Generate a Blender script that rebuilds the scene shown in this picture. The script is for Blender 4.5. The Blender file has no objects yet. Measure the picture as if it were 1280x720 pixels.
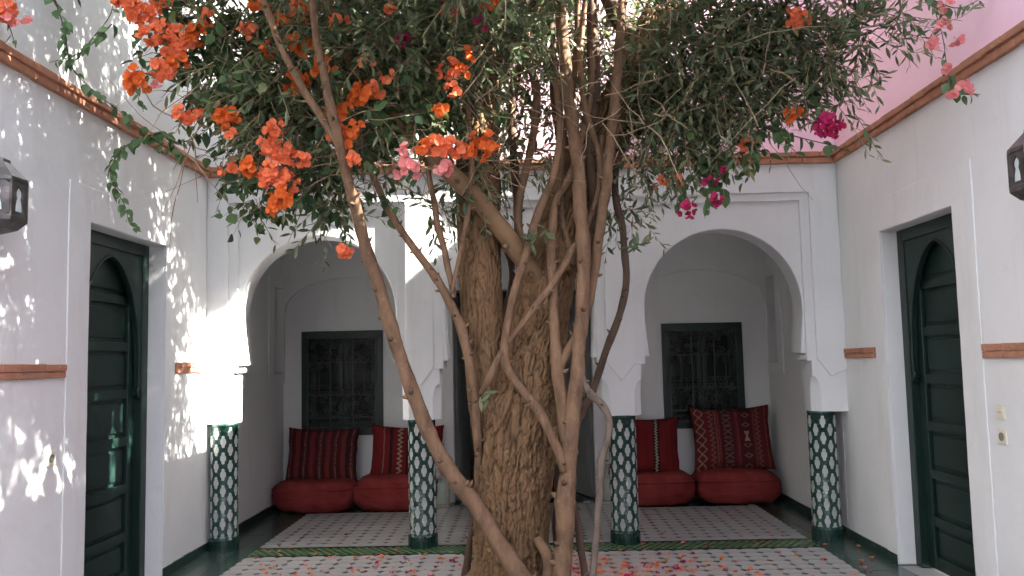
import bpy, bmesh, math, random
import numpy as np
from mathutils import Vector, Matrix, noise
rnd = random.Random(7)
nrng = np.random.default_rng(11)
PI = math.pi
S = bpy.context.scene
COL = S.collection

# ------------------------------------------------------------------ camera
FPX, EYE = 1050.0, 1.5
yaw, pitch, roll = math.radians(.95), math.radians(4.8), math.radians(1.25)
FW = Vector((-math.sin(yaw)*math.cos(pitch), math.cos(yaw)*math.cos(pitch), math.sin(pitch)))
R0 = Vector((math.cos(yaw), math.sin(yaw), 0)); U0 = R0.cross(FW)
RT = R0*math.cos(roll) - U0*math.sin(roll); UP = U0*math.cos(roll) + R0*math.sin(roll)
EYEP = Vector((0, 0, EYE))
cam = bpy.data.objects.new('camera', bpy.data.cameras.new('camera'))
COL.objects.link(cam)
cam.data.sensor_width = 36; cam.data.lens = FPX/1280*36
cam.data.clip_start = .05; cam.data.clip_end = 500
m = Matrix((RT, UP, -FW)).transposed().to_4x4(); m.translation = EYEP
cam.matrix_world = m
S.camera = cam

# ------------------------------------------------------------------ light
SUN = Vector((-1, .17, -.80)).normalized()
w = bpy.data.worlds.new('World'); S.world = w; w.use_nodes = True
nt = w.node_tree
sky = nt.nodes.new('ShaderNodeTexSky'); sky.sky_type = 'NISHITA'; sky.sun_disc = False
sky.sun_elevation = math.asin(-SUN.z); sky.sun_rotation = math.atan2(-SUN.x, -SUN.y)
sky.air_density = 1.0; sky.dust_density = 1.5; sky.ozone_density = 1.0
bg = nt.nodes['Background']; bg.inputs[1].default_value = .12
hs = nt.nodes.new('ShaderNodeHueSaturation'); hs.inputs['Saturation'].default_value = .40      # thin bright haze
nt.links.new(sky.outputs[0], hs.inputs['Color']); nt.links.new(hs.outputs[0], bg.inputs[0])
sl = bpy.data.lights.new('sun', 'SUN'); sl.energy = 5.0; sl.angle = math.radians(.5); sl.color = (1, .94, .84)
so = bpy.data.objects.new('sun', sl); COL.objects.link(so)
so.rotation_euler = SUN.to_track_quat('-Z', 'Y').to_euler(); so.location = (6, -1, 9)
S.view_settings.view_transform = 'Standard'; S.view_settings.look = 'None'
S.view_settings.exposure = 4.05; S.view_settings.gamma = 1
S.render.engine = 'CYCLES'
S.cycles.use_denoising = True
S.cycles.max_bounces = 10; S.cycles.diffuse_bounces = 7; S.cycles.transparent_max_bounces = 12
S.cycles.caustics_reflective = False; S.cycles.caustics_refractive = False

# ------------------------------------------------------------------ helpers: pixels of the survey -> metres
def at(px, py, Y):                       # the point on the plane y = Y seen at a surveyed direction
    v = FW + RT*((px-640)/FPX) - UP*((py-360)/FPX)
    return EYEP + v*(Y/v.y)

# ------------------------------------------------------------------ materials
def nn(t, typ, **kw):
    n = t.nodes.new(typ)
    for k, v in kw.items(): setattr(n, k, v)
    return n
def mat(name, col, rough=.6, spec=.5, bump=None, var=None, coord='Object', transl=None, island=None, metal=0, coat=0):
    """bump = list of (scale(x,y,z), detail, distance, strength); var = list of (scale, detail, colour2, lo, hi)"""
    M = bpy.data.materials.new(name); M.use_nodes = True
    t = M.node_tree; b = t.nodes['Principled BSDF']; L = t.links.new
    b.inputs['Roughness'].default_value = rough; b.inputs['Specular IOR Level'].default_value = spec
    b.inputs['Metallic'].default_value = metal; b.inputs['Coat Weight'].default_value = coat
    tc = nn(t, 'ShaderNodeTexCoord')
    def tex(sc, det):
        mp = nn(t, 'ShaderNodeMapping'); mp.inputs['Scale'].default_value = sc if hasattr(sc, '__len__') else (sc,)*3
        L(tc.outputs[coord], mp.inputs[0])
        nz = nn(t, 'ShaderNodeTexNoise'); nz.inputs['Scale'].default_value = 1; nz.inputs['Detail'].default_value = det
        nz.inputs['Roughness'].default_value = .6
        L(mp.outputs[0], nz.inputs[0]); return nz.outputs[0]
    cur = None
    if isinstance(col, str):
        a = nn(t, 'ShaderNodeAttribute'); a.attribute_name = col; cur = a.outputs['Color']
    else:
        r = nn(t, 'ShaderNodeRGB'); r.outputs[0].default_value = (*col, 1); cur = r.outputs[0]
    for (sc, det, c2, lo, hi) in (var or []):
        rp = nn(t, 'ShaderNodeMapRange'); rp.inputs[1].default_value = lo; rp.inputs[2].default_value = hi
        L(tex(sc, det), rp.inputs[0])
        mx = nn(t, 'ShaderNodeMix', data_type='RGBA'); L(rp.outputs[0], mx.inputs[0]); L(cur, mx.inputs[6])
        mx.inputs[7].default_value = (*c2, 1); cur = mx.outputs[2]
    if island:                           # each leaf or stone its own tone
        g = nn(t, 'ShaderNodeNewGeometry'); rm = nn(t, 'ShaderNodeValToRGB')
        e = rm.color_ramp.elements; e[0].color = (*island[0], 1); e[1].color = (*island[-1], 1)
        for i, c in enumerate(island[1:-1]):
            k = e.new((i+1)/(len(island)-1)); k.color = (*c, 1)
        L(g.outputs['Random Per Island'], rm.inputs[0])
        mx = nn(t, 'ShaderNodeMix', data_type='RGBA'); mx.inputs[0].default_value = .8
        L(cur, mx.inputs[6]); L(rm.outputs[0], mx.inputs[7]); cur = mx.outputs[2]
    L(cur, b.inputs['Base Color'])
    prev = None
    for (sc, det, dist, st) in (bump or []):
        bp = nn(t, 'ShaderNodeBump'); bp.inputs['Strength'].default_value = st; bp.inputs['Distance'].default_value = dist
        L(tex(sc, det), bp.inputs['Height'])
        if prev: L(prev, bp.inputs['Normal'])
        prev = bp.outputs[0]
    if prev: L(prev, b.inputs['Normal'])
    if transl:
        tr = nn(t, 'ShaderNodeBsdfTranslucent'); ms = nn(t, 'ShaderNodeMixShader'); ms.inputs[0].default_value = transl
        L(cur, tr.inputs[0]); L(b.outputs[0], ms.inputs[1]); L(tr.outputs[0], ms.inputs[2])
        L(ms.outputs[0], t.nodes['Material Output'].inputs[0])
    return M

PLB = [(2.2, 3, .022, .7), (9, 3, .006, .6), (38, 4, .0015, .5)]
M = {}
M['plaster'] = mat('white_plaster', (.655, .66, .665), .85, .2, PLB, [(1.3, 4, (.61, .61, .61), .45, .75), (9, 5, (.60, .59, .575), .6, .85), ((6, 6, .8), 5, (.58, .567, .545), .56, .82), (45, 3, (.52, .50, .475), .70, .78)])
M['pink'] = mat('pink_glow_on_plaster', (.85, .585, .68), .85, .2, PLB, [(1.3, 4, (.82, .545, .65), .45, .75)])  # pink glow of the light, put into the wall colour
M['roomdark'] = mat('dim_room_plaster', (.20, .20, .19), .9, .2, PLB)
M['brick'] = mat('terracotta_brick', (.40, .185, .115), .9, .2, [(60, 4, .004, .8), (14, 3, .010, .7)], [(7, 4, (.28, .13, .082), .4, .7), (22, 5, (.46, .27, .18), .55, .8)])
M['green'] = mat('green_door_paint', (.0055, .019, .0145), .42, .4, [(24, 3, .002, .35), ((90, 90, 6), 3, .0012, .4)], [(6, 4, (.008, .024, .020), .45, .7), ((30, 30, 4), 5, (.03, .05, .042), .66, .78)])
M['iron'] = mat('wrought_iron', (.028, .034, .030), .5, .5)
M['steel'] = mat('worn_steel', (.4, .4, .38), .35, .5, metal=1)
M['glassdark'] = mat('window_glass', (.010, .014, .014), .3, .15)
M['greytile'] = mat('dark_green_glazed_tile', (.018, .045, .035), .22, .5, [(30, 2, .001, .3)], [(5, 3, (.035, .065, .05), .4, .7), (40, 3, (.02, .03, .025), .5, .7)])
M['floorgreen'] = mat('green_floor_tile', (.040, .062, .052), .25, .5, [(20, 3, .001, .4)], [(4, 4, (.07, .085, .075), .45, .75), (30, 4, (.025, .035, .03), .55, .75)])
M['whitetile'] = mat('white_floor_tile', (.34, .327, .315), .38, .45, [(25, 3, .0012, .4)], [(3, 4, (.28, .268, .255), .4, .7), (60, 3, (.24, .23, .217), .6, .8)])
M['dot'] = mat('dark_floor_dot', (.012, .018, .015), .35, .4, None, [(8, 2, (.025, .03, .026), .4, .7)])
M['grout'] = mat('floor_grout', (.30, .29, .28), .9, .2, None, [(5, 4, (.30, .29, .28), .4, .7)])
M['lime'] = mat('bright_green_mosaic', (.10, .17, .055), .3, .5, None, [(12, 3, (.06, .12, .045), .4, .65)])
M['zwhite'] = mat('white_glazed_tile', (.37, .39, .38), .2, .5, [(90, 2, .001, .4)], [(14, 3, (.27, .30, .29), .4, .7)])
M['zgreen'] = mat('green_glazed_tile', (.008, .032, .025), .18, .5, [(70, 1, .004, .8)], [(34, 2, (.02, .055, .042), .5, .62)])
M['redcloth'] = mat('red_wool_cloth', (.21, .036, .032), .95, .1, [((160, 160, 160), 2, .0012, .6), (9, 3, .012, .5)], [(5, 3, (.145, .019, .019), .4, .7), ((3, 3, 40), 3, (.22, .036, .032), .5, .8)])
M['kilim'] = mat('kilim_cloth', 'pattern', .95, .1, [((220, 220, 220), 2, .001, .6), (10, 3, .01, .4)])
M['bark'] = mat('rough_bark', 'pattern', .95, .1, [((70, 70, 22), 5, .006, .8), ((160, 160, 70), 4, .002, .6)]) if True else (
                0)
M['vine'] = mat('vine_bark', (.175, .108, .066), .9, .15, [((55, 55, 9), 4, .007, .8), ((25, 25, 60), 3, .003, .4), (140, 3, .0015, .6)], [((16, 16, 6), 4, (.085, .052, .034), .42, .7), (45, 3, (.23, .16, .105), .6, .8)])
M['vinedark'] = mat('dark_vine_bark', (.09, .056, .04), .85, .2, [((30, 30, 14), 4, .006, .6)], [((16, 16, 6), 4, (.055, .036, .026), .42, .7)])
M['vinegrey'] = mat('grey_vine_bark', (.13, .10, .08), .85, .2, [((40, 40, 20), 4, .006, .8)], [((20, 20, 9), 4, (.08, .06, .05), .42, .7)])
M['limb'] = mat('smooth_limb_bark', (.19, .118, .065), .8, .2, [((14, 14, 8), 4, .01, .6)], [(6, 4, (.16, .10, .056), .42, .7)])
M['twig'] = mat('dry_twig', (.24, .18, .12), .9, .2, island=[(.15, .10, .065), (.26, .19, .12), (.36, .29, .2)])
M['olive'] = mat('olive_leaf', (.08, .12, .06), .45, .45, transl=.32, island=[(.036, .062, .032), (.062, .102, .046), (.10, .145, .072), (.09, .12, .05), (.17, .22, .125), (.25, .22, .09)])
M['bleaf'] = mat('vine_leaf', (.05, .09, .035), .45, .4, transl=.3, island=[(.018, .042, .020), (.036, .076, .032), (.085, .165, .062), (.060, .12, .042), (.17, .18, .06)])
def bract(name, cols): return mat(name, cols[0], .75, .2, [(60, 2, .002, .5)], transl=.38, island=cols)
M['coral'] = bract('coral_bract', [(.82, .23, .085), (.86, .32, .14), (.80, .17, .065), (.86, .38, .22), (.74, .16, .09)])
M['orange'] = bract('orange_bract', [(.74, .17, .03), (.80, .26, .05), (.70, .11, .03), (.78, .21, .06)])
M['magenta'] = bract('magenta_bract', [(.42, .02, .10), (.55, .035, .16), (.36, .015, .06)])
M['rose'] = bract('rose_bract', [(.74, .26, .26), (.80, .34, .32), (.68, .20, .22)])
M['tin'] = mat('blackened_tin', (.045, .042, .04), .42, .5, [(40, 3, .003, .5)], [(14, 4, (.13, .12, .115), .45, .75)], metal=.4)
M['frost'] = mat('frosted_lantern_glass', (.60, .68, .66), .25, .5)
M['cream'] = mat('cream_plastic', (.62, .58, .48), .4, .5)
M['creamdark'] = mat('shadow_gap_plastic', (.2, .18, .14), .5, .5)
M['wax'] = mat('pale_candle_wax', (.58, .56, .36), .5, .4)
M['lframe'] = mat('lantern_white_frame', (.42, .38, .31), .5, .4, None, [(20, 3, (.32, .27, .2), .4, .7)])
M['leafdoor'] = mat('grey_door_paint', (.17, .18, .18), .5, .4, [(20, 3, .002, .3)])
M['soil'] = mat('dry_soil', (.12, .085, .06), .95, .1, [(18, 5, .03, .8)])
gm = bpy.data.materials.new('clear_pane'); gm.use_nodes = True
_t = gm.node_tree; _t.nodes.remove(_t.nodes['Principled BSDF'])
_a = nn(_t, 'ShaderNodeBsdfTransparent'); _a.inputs[0].default_value = (.9, .95, .93, 1)
_g = nn(_t, 'ShaderNodeBsdfGlossy'); _g.inputs['Roughness'].default_value = .05
_x = nn(_t, 'ShaderNodeMixShader'); _x.inputs[0].default_value = .12
_t.links.new(_a.outputs[0], _x.inputs[1]); _t.links.new(_g.outputs[0], _x.inputs[2]); _t.links.new(_x.outputs[0], _t.nodes['Material Output'].inputs[0])
M['pane'] = gm

# ------------------------------------------------------------------ mesh helpers
def worg(o):
    v = Vector((0, 0, 0))
    while o is not None: v = v + o.location; o = o.parent
    return v
def link(name, mesh, parent=None, loc=None, kind=None, rot=None):
    o = bpy.data.objects.new(name, mesh); COL.objects.link(o)
    if loc is not None: o.location = Vector(loc)
    if rot is not None: o.rotation_euler = rot
    if parent is not None:
        o.parent = parent
        if loc is not None: o.location = Vector(loc) - worg(parent)
    if kind: o['kind'] = kind
    return o
def tag(o, label, cat, group=None):
    o['label'] = label; o['category'] = cat
    if group: o['group'] = group
    return o
def thing(name, loc, label, cat, group=None):
    return tag(link(name, None, None, loc), label, cat, group)

class MB:
    def __init__(s): s.v = []; s.f = []
    def add(s, vs, fs):
        k = len(s.v); s.v += [tuple(p) for p in vs]; s.f += [tuple(i+k for i in f) for f in fs]; return s
    def box(s, x0, x1, y0, y1, z0, z1):
        return s.add([(x0,y0,z0),(x1,y0,z0),(x1,y1,z0),(x0,y1,z0),(x0,y0,z1),(x1,y0,z1),(x1,y1,z1),(x0,y1,z1)],
                     [(0,3,2,1),(4,5,6,7),(0,1,5,4),(1,2,6,5),(2,3,7,6),(3,0,4,7)])
    def prism(s, poly, a, b, axis, wob=0):      # poly: 2-D outline; extruded from a to b along the axis
        if wob:
            q = []
            for i, p in enumerate(poly):
                r = poly[(i+1) % len(poly)]; L_ = math.hypot(r[0]-p[0], r[1]-p[1]); k_ = max(1, int(L_/.09)) if L_ < 4 else 1
                q += [(p[0]+(r[0]-p[0])*t/k_, p[1]+(r[1]-p[1])*t/k_) for t in range(k_)]
            poly = [(u+wob*(noise.noise(Vector((u*3.1, v*3.1, 7)))+.5*noise.noise(Vector((u*9, v*9, 3)))), v+wob*(noise.noise(Vector((u*3.1, v*3.1, 21)))+.5*noise.noise(Vector((u*9, v*9, 13))))) for u, v in q]
        n = len(poly)
        ar = sum(poly[i][0]*poly[(i+1) % n][1]-poly[(i+1) % n][0]*poly[i][1] for i in range(n))
        if ar < 0: poly = poly[::-1]
        def P(p, c): return {'x': (c, p[0], p[1]), 'y': (p[0], c, p[1]), 'z': (p[0], p[1], c)}[axis]
        lo, hi = min(a, b), max(a, b)
        vs = [P(p, lo) for p in poly] + [P(p, hi) for p in poly]
        fs = [tuple(range(n-1, -1, -1)), tuple(range(n, 2*n))] + [(i, (i+1) % n, (i+1) % n+n, i+n) for i in range(n)]
        if axis == 'y': fs = [f[::-1] for f in fs]
        return s.add(vs, fs)
    def ring(s, o, i, a, b, axis):       # rectangle (u0,u1,v0,v1) with a rectangular hole
        def rc(r): return [(r[0], r[2]), (r[1], r[2]), (r[1], r[3]), (r[0], r[3])]
        return s.loopring(rc(o), rc(i), a, b, axis)
    def loopring(s, O, I, a, b, axis):   # two outlines of equal count, extruded
        def P(p, c): return {'x': (c, p[0], p[1]), 'y': (p[0], c, p[1]), 'z': (p[0], p[1], c)}[axis]
        n = len(O); vs = [P(p, a) for p in O]+[P(p, a) for p in I]+[P(p, b) for p in O]+[P(p, b) for p in I]
        fs = []
        for k in range(n):
            j = (k+1) % n
            fs += [(k, j, n+j, n+k), (2*n+k, 3*n+k, 3*n+j, 2*n+j), (k, 2*n+k, 2*n+j, j), (n+k, n+j, 3*n+j, 3*n+k)]
        return s.add(vs, fs)
    def tube(s, pts, rad, n=8, cap=True):
        pts = [Vector(p) for p in pts]; k = len(pts)
        if not hasattr(rad, '__len__'): rad = [rad]*k
        t = (pts[1]-pts[0]).normalized(); u = t.orthogonal().normalized()
        vs = []
        for i in range(k):
            t2 = (pts[min(i+1, k-1)]-pts[max(i-1, 0)])
            if t2.length > 1e-9: t2.normalize(); q = t.rotation_difference(t2); u = q @ u; t = t2
            u = (u - t*u.dot(t)).normalized(); w_ = t.cross(u)
            for j in range(n):
                a = 2*PI*j/n; vs.append(pts[i]+(u*math.cos(a)+w_*math.sin(a))*rad[i])
        fs = [(i*n+j, i*n+(j+1) % n, (i+1)*n+(j+1) % n, (i+1)*n+j) for i in range(k-1) for j in range(n)]
        if cap: fs += [tuple(range(n-1, -1, -1)), tuple((k-1)*n+j for j in range(n))]
        return s.add(vs, fs)
    def lathe(s, prof, c, n=32, cap=True):
        vs = [(c[0]+r*math.cos(2*PI*j/n), c[1]+r*math.sin(2*PI*j/n), c[2]+z) for r, z in prof for j in range(n)]
        k = len(prof)
        fs = [(i*n+j, i*n+(j+1) % n, (i+1)*n+(j+1) % n, (i+1)*n+j) for i in range(k-1) for j in range(n)]
        if cap: fs += [tuple(range(n-1, -1, -1)), tuple((k-1)*n+j for j in range(n))]
        return s.add(vs, fs)
    def mesh(s, name, material, smooth=False, off=None):
        me = bpy.data.meshes.new(name)
        v = s.v if off is None else [(p[0]-off[0], p[1]-off[1], p[2]-off[2]) for p in s.v]
        me.from_pydata(v, [], s.f); me.materials.append(M[material])
        if smooth: me.polygons.foreach_set('use_smooth', [True]*len(me.polygons))
        me.update(); return me
    def build(s, name, material, parent=None, smooth=False, kind=None, bevel=0):
        off = worg(parent) if parent is not None else None
        o = link(name, s.mesh(name, material, smooth, off), parent, None, kind)
        if bevel:
            b = o.modifiers.new('bevel', 'BEVEL'); b.width = bevel; b.segments = 2; b.limit_method = 'ANGLE'; b.angle_limit = math.radians(40)
        return o

def spline(P, step=.03):                 # Catmull-Rom through rows of (x,y,z,r)
    P = [np.array(p, float) for p in P]; out = []
    P = [2*P[0]-P[1]]+P+[2*P[-1]-P[-2]]
    for i in range(1, len(P)-2):
        a, b, c, d = P[i-1:i+3]; n = max(2, int(np.linalg.norm((c-b)[:3])/step))
        for k in range(n):
            t = k/n
            out.append(.5*((2*b)+(c-a)*t+(2*a-5*b+4*c-d)*t*t+(3*b-a-3*c+d)*t**3))
    out.append(P[-2]); return np.array(out)

# ------------------------------------------------------------------ dimensions (metres; courtyard axes)
XL, XR, YF, YB = -2.63, 2.57, 6.845, 9.05
HC, TOP = 3.045, 4.99
YA, YBB, YC, YK = YF, YF+.022, YF+.045, YF+.30       # pilaster face, alfiz step, spandrel, back of the arcade
COLX = [-2.512, -.882, .760, 2.385]
ARC = [(-1.722, .645, 2.545), (-.06, .615, 2.53), (1.608, .642, 2.525)]

# ------------------------------------------------------------------ walls
def side_wall(x, sgn, door, name, label, up):
    wl = thing(name, (x, 6.0, 0), label, 'wall')
    d0, d1, dz = door
    zt = HC+.04
    prof = [(-2.6, 0), (d0, 0), (d0, dz), (d1, dz), (d1, 0), (7.0, 0), (7.0, zt), (-2.6, zt)]
    MB().prism(prof, x, x+sgn*.45, 'x', .006).build('lower_wall', 'plaster', wl, bevel=.011)
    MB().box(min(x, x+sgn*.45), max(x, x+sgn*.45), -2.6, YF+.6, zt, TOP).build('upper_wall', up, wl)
    if sgn > 0: MB().box(x, x+.45, -2.6, 2.5, TOP, 8.2).build('added_sun_blocker', up, wl)  # unseen tall wall section, added to keep sun off the left wall
    # door surround, slightly proud
    s0, s1 = door[0]-.24, door[1]+.175
    sp = [(s0, 0), (d0, 0), (d0, dz), (d1, dz), (d1, 0), (s1, 0), (s1, 2.59), (s0, 2.59)]
    MB().prism(sp, x, x-sgn*.010, 'x', .006).build('door_surround', 'plaster', wl, bevel=.005)
    # wall of the gallery with its blind slot and the raised field around it
    y0, y1, z0, z1 = 8.67, 8.99, 1.40, 2.30
    xa, xb = x, x+sgn*.45
    g = MB(); g.ring((7.0, YB+.3, 0, 3.0), (y0, y1, z0, z1), min(xa, xb), max(xa, xb), 'x'); g.build('gallery_wall', 'plaster', wl)
    g = MB(); g.ring((8.49, YB-.004, 1.29, 2.39), (y0, y1, z0, z1), x-sgn*.016, x, 'x'); g.build('slot_surround', 'plaster', wl, bevel=.003)
    MB().box(min(x+sgn*.13, x+sgn*.16), max(x+sgn*.13, x+sgn*.16), y0, y1, z0, z1).build('slot_pane', 'glassdark', wl)
    # brick dado band, two courses, in loose bricks
    for (a, b) in ((-.5, s0-.012), (s1+.008, YF-.006)):
        y = b
        while y > a+.02:
            ln = rnd.uniform(.17, .25); ye = max(a, y-ln)
            if ye-a < .08: ye = a
            for k, (zz0, zz1) in enumerate(((1.447, 1.482), (1.486, 1.523))):
                d = .020+rnd.uniform(-.003, .003)+(.004 if k else 0)
                bm = MB(); bm.box(min(x, x-sgn*d), max(x, x-sgn*d), ye+.001, y-.001, zz0+rnd.uniform(-.003, .002), zz1+rnd.uniform(-.002, .003))
                bm.build('brick', 'brick', wl, bevel=.004)
            y = ye
            if y < 3.6: break
    # tile skirting
    for (a, b) in ((3.8, d0), (d1, YB)):
        y = a
        while y < b-.01:
            ye = min(b, y+.13)
            MB().box(min(x, x-sgn*.012), max(x, x-sgn*.012), y+.0015, ye-.0015, 0, .072+rnd.uniform(-.002, .002)).build('skirting_tile', 'greytile', wl)
            y = ye
    return wl

lw = side_wall(XL, -1, (4.985, 6.05, 2.375), 'wall', 'white plastered wall on the left dappled with sunlight around a green door', 'plaster')
rw = side_wall(XR, 1, (5.03, 6.07, 2.355), 'wall', 'shaded white plastered wall on the right with pink glow painted on the upper part above the brick cornice', 'pink')
ow = thing('wall', (0, -2.6, 0), 'unseen white plastered wall closing the courtyard opposite the arcade, its openings added to dim the alcoves', 'wall')
_p = [(XR+.45, 0), (XR+.45, 5.1), (XL-.45, 5.1), (XL-.45, 0), (XL+.3, 0)]
for c in (-1.6, 0, 1.6): _p += [(c-.62, 0), (c-.62, 1.9)] + [(c-.62*math.cos(a), 1.9+.62*math.sin(a)) for a in np.linspace(.1, PI-.1, 15)] + [(c+.62, 1.9), (c+.62, 0)]
MB().prism(_p, -3.0, -2.6, 'y').build('front_with_added_openings', 'plaster', ow)  # arched openings added out of view so less light reaches the alcoves
MB().box(XL-.45, XR+.45, -5.3, -5.2, 0, 3.2).build('added_dark_back', 'roomdark', ow)  # dark unseen gallery, added to cut the light bounced back
MB().box(XL-.45, XR+.45, -5.3, -3.0, 3.2, 3.3).build('added_dark_roof', 'roomdark', ow)

# arcade ------------------------------------------------------------
ar = thing('arcade_wall', (0, YF, 0), 'white plastered arcade of three horseshoe arches across the back of the courtyard', 'arcade')
def arch_profile(c, hw, apex, z0=1.43):
    """outline of the opening from lower left to lower right, with the two stepped imposts"""
    zc = apex-hw
    L = [(-.690, z0), (-.655, z0), (-.655, 1.492), (-.618, 1.492)]
    L = [(u*hw/.645, z) for u, z in L]
    zs = np.linspace(1.492, zc, 9)[1:]
    L += [(-(hw*(.958+.042*math.sin((z-1.492)/(zc-1.492)*PI/2))), float(z)) for z in zs]
    L += [(-hw*math.cos(a), zc+hw*math.sin(a)) for a in np.linspace(0, PI, 49)[1:-1]]
    half = [(u, z) for u, z in L if True]
    left = L[:4+8]
    return [(c+u, z) for u, z in L] + [(c-u, z) for u, z in reversed(left)]
zt = HC+.04
poly = [(XR, 1.43), (XR, zt), (XL, zt), (XL, 1.43)]
for (c, hw, ap) in ARC: poly += arch_profile(c, hw, ap)
MB().prism(poly, YC, YK, 'y', .006).build('spandrel_wall', 'plaster', ar, bevel=.010)
poly = [(XR, 1.43), (XR, zt), (XL, zt), (XL, 1.43)]
for (c, hw, ap) in ARC:
    h = hw+.012; poly += [(c-h, 1.43), (c-h, 2.745), (c+h, 2.745), (c+h, 1.43)]
MB().prism(poly, YBB, YC, 'y', .005).build('inner_frame', 'plaster', ar, bevel=.004)
def veed(x0, x1):                        # foot of a pilaster strip: cut to a point
    return [(x0, 1.445), ((x0+x1)/2, 1.295), (x1, 1.445)]
poly = [(XR, 1.36), (XR, zt), (XL, zt), (XL, 1.36)]
e = [(c-hw-.088, c+hw+.088) for c, hw, ap in ARC]
poly += [(XL+.045, 1.305), (e[0][0], 1.40)] + [(e[0][0], 2.812), (e[0][1], 2.812)] + veed(e[0][1], e[1][0]) + [(e[1][0], 2.80), (e[1][1], 2.80)] \
    + veed(e[1][1], e[2][0]) + [(e[2][0], 2.81), (e[2][1], 2.81)] + [(e[2][1], 1.445), ((e[2][1]+XR)/2-.01, 1.305)]
MB().prism(poly, YA, YBB, 'y', .005).build('outer_frame', 'plaster', ar, bevel=.005)
# capitals: square above, chamfered with a curved stop below
def capital(x0, x1):
    mb = MB(); y0, y1 = YBB-.002, YK
    rows = []
    for z in [1.43, 1.31, 1.30, 1.285, 1.265, 1.24, 1.21, 1.175, 1.13, 1.02]:
        t = min(1, max(0, (1.31-z)/.14)); ch = .058*math.sqrt(max(0, 1-(1-t)**2))+.0008
        rows.append([(x0+ch, y0, z), (x1-ch, y0, z), (x1, y0+ch*1.25, z), (x1, y1-ch, z), (x1-ch, y1, z), (x0+ch, y1, z), (x0, y1-ch, z), (x0, y0+ch*1.25, z)])
    vs = [p for r in rows for p in r]; k = len(rows)
    fs = [((i+1)*8+j, (i+1)*8+(j+1) % 8, i*8+(j+1) % 8, i*8+j) for i in range(k-1) for j in range(8)]
    fs += [tuple(range(8)), tuple((k-1)*8+7-j for j in range(8))]
    mb.add(vs, fs); mb.build('capital', 'plaster', ar, bevel=.004)
PIER = [(XL-.1, ARC[0][0]-.690), (ARC[0][0]+.690, ARC[1][0]-.66), (ARC[1][0]+.66, ARC[2][0]-.69), (ARC[2][0]+.69, XR+.1)]
for p in PIER: capital(*p)
MB().box(XL-.44, -.12, YC-.02, YK+.3, zt, TOP).build('upper_wall', 'plaster', ar)
MB().box(-.12, XR+.44, YC-.02, YK+.3, zt, TOP).build('upper_wall', 'pink', ar)  # right half carries the pink glow as painted colour
# brick cornice: two projecting courses round three sides ------------
cn = thing('brick_cornice', (0, YF, HC), 'terracotta brick cornice of two courses running round the top of the lower walls', 'cornice')
def course(along, a, b, fix, sgn):
    for k, (z0, z1, d) in enumerate(((HC, HC+.042, .036), (HC+.049, HC+.090, .048))):
        y = a
        while y < b-.01:
            ln = rnd.uniform(.19, .27); ye = min(b, y+ln)
            if b-ye < .09: ye = b
            dd = d+rnd.uniform(-.005, .005); j0, j1 = rnd.uniform(-.004, .003), rnd.uniform(-.003, .004)
            mb = MB()
            if along == 'y': mb.box(min(fix, fix-sgn*dd), max(fix, fix-sgn*dd), y+.0015, ye-.0015, z0+j0, z1+j1)
            else: mb.box(y+.0015, ye-.0015, fix-dd, fix, z0+j0, z1+j1)
            mb.build('brick', 'brick', cn, bevel=.007); y = ye
course('y', 2.2, YF-.05, XL, -1); course('y', 2.2, YF-.05, XR, 1); course('x', XL+.001, XR-.001, YF, 0)
for k, (p, q) in enumerate(((XL, XL+.028), (XR-.028, XR))): MB().box(p, q, 2.2, YF, HC+.036, HC+.054).build('mortar_bed', 'brick', cn)
MB().box(XL+.03, XR-.03, YF-.026, YF, HC+.036, HC+.054).build('mortar_bed', 'brick', cn)

# gallery behind the arcade -----------------------------------------
gb = thing('back_wall', (0, YB, 0), 'shaded white back wall of the gallery behind the arches', 'wall')
D0, D1, DZ = -.80, .69, 2.25
WIN = [(-2.430, -1.556, .722, 1.836), (1.440, 2.297, .722, 1.836)]
def panel_with_window(x0, x1, wv):
    g = MB(); g.ring((x0, x1, 0, 3.0), wv, YB, YB+.3, 'y'); g.build('wall_field', 'plaster', gb)
panel_with_window(XL, D0, WIN[0]); panel_with_window(D1, XR, WIN[1])
MB().box(D0, D1, YB, YB+.3, DZ, 3.0).build('lintel', 'plaster', gb)
def lunette(x0, x1, edge, side):         # proud upper field with a segmental arch, running down as a pier beside the doorway
    c, h = (x0+x1)/2, (x1-x0)/2
    arc = [(c+h*math.cos(a), 2.02+.39*math.sin(a)**.9) for a in np.linspace(0, PI, 33)]
    if side < 0: poly = [(x0-.02, 2.02), (x0-.02, 2.99), (edge, 2.99), (edge, 0), (x1, 0)] + arc
    else: poly = arc + [(x0, 0), (edge, 0), (edge, 2.99), (x1+.02, 2.99), (x1+.02, 2.02)]
    MB().prism(poly, YB-.055, YB, 'y').build('lunette_field', 'plaster', gb, bevel=.003)
lunette(XL+.021, -1.26, D0, -1); lunette(1.16, XR-.021, D1, 1)
for (a, b) in ((XL, -1.262), (1.162, XR)): MB().box(a, b, YB-.012, YB, 0, .535).build('dado', 'plaster', gb, bevel=.003)
MB().box(XL, XR, YK, YB+.3, 3.0, 3.12).build('gallery_ceiling', 'plaster', gb)
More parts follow.
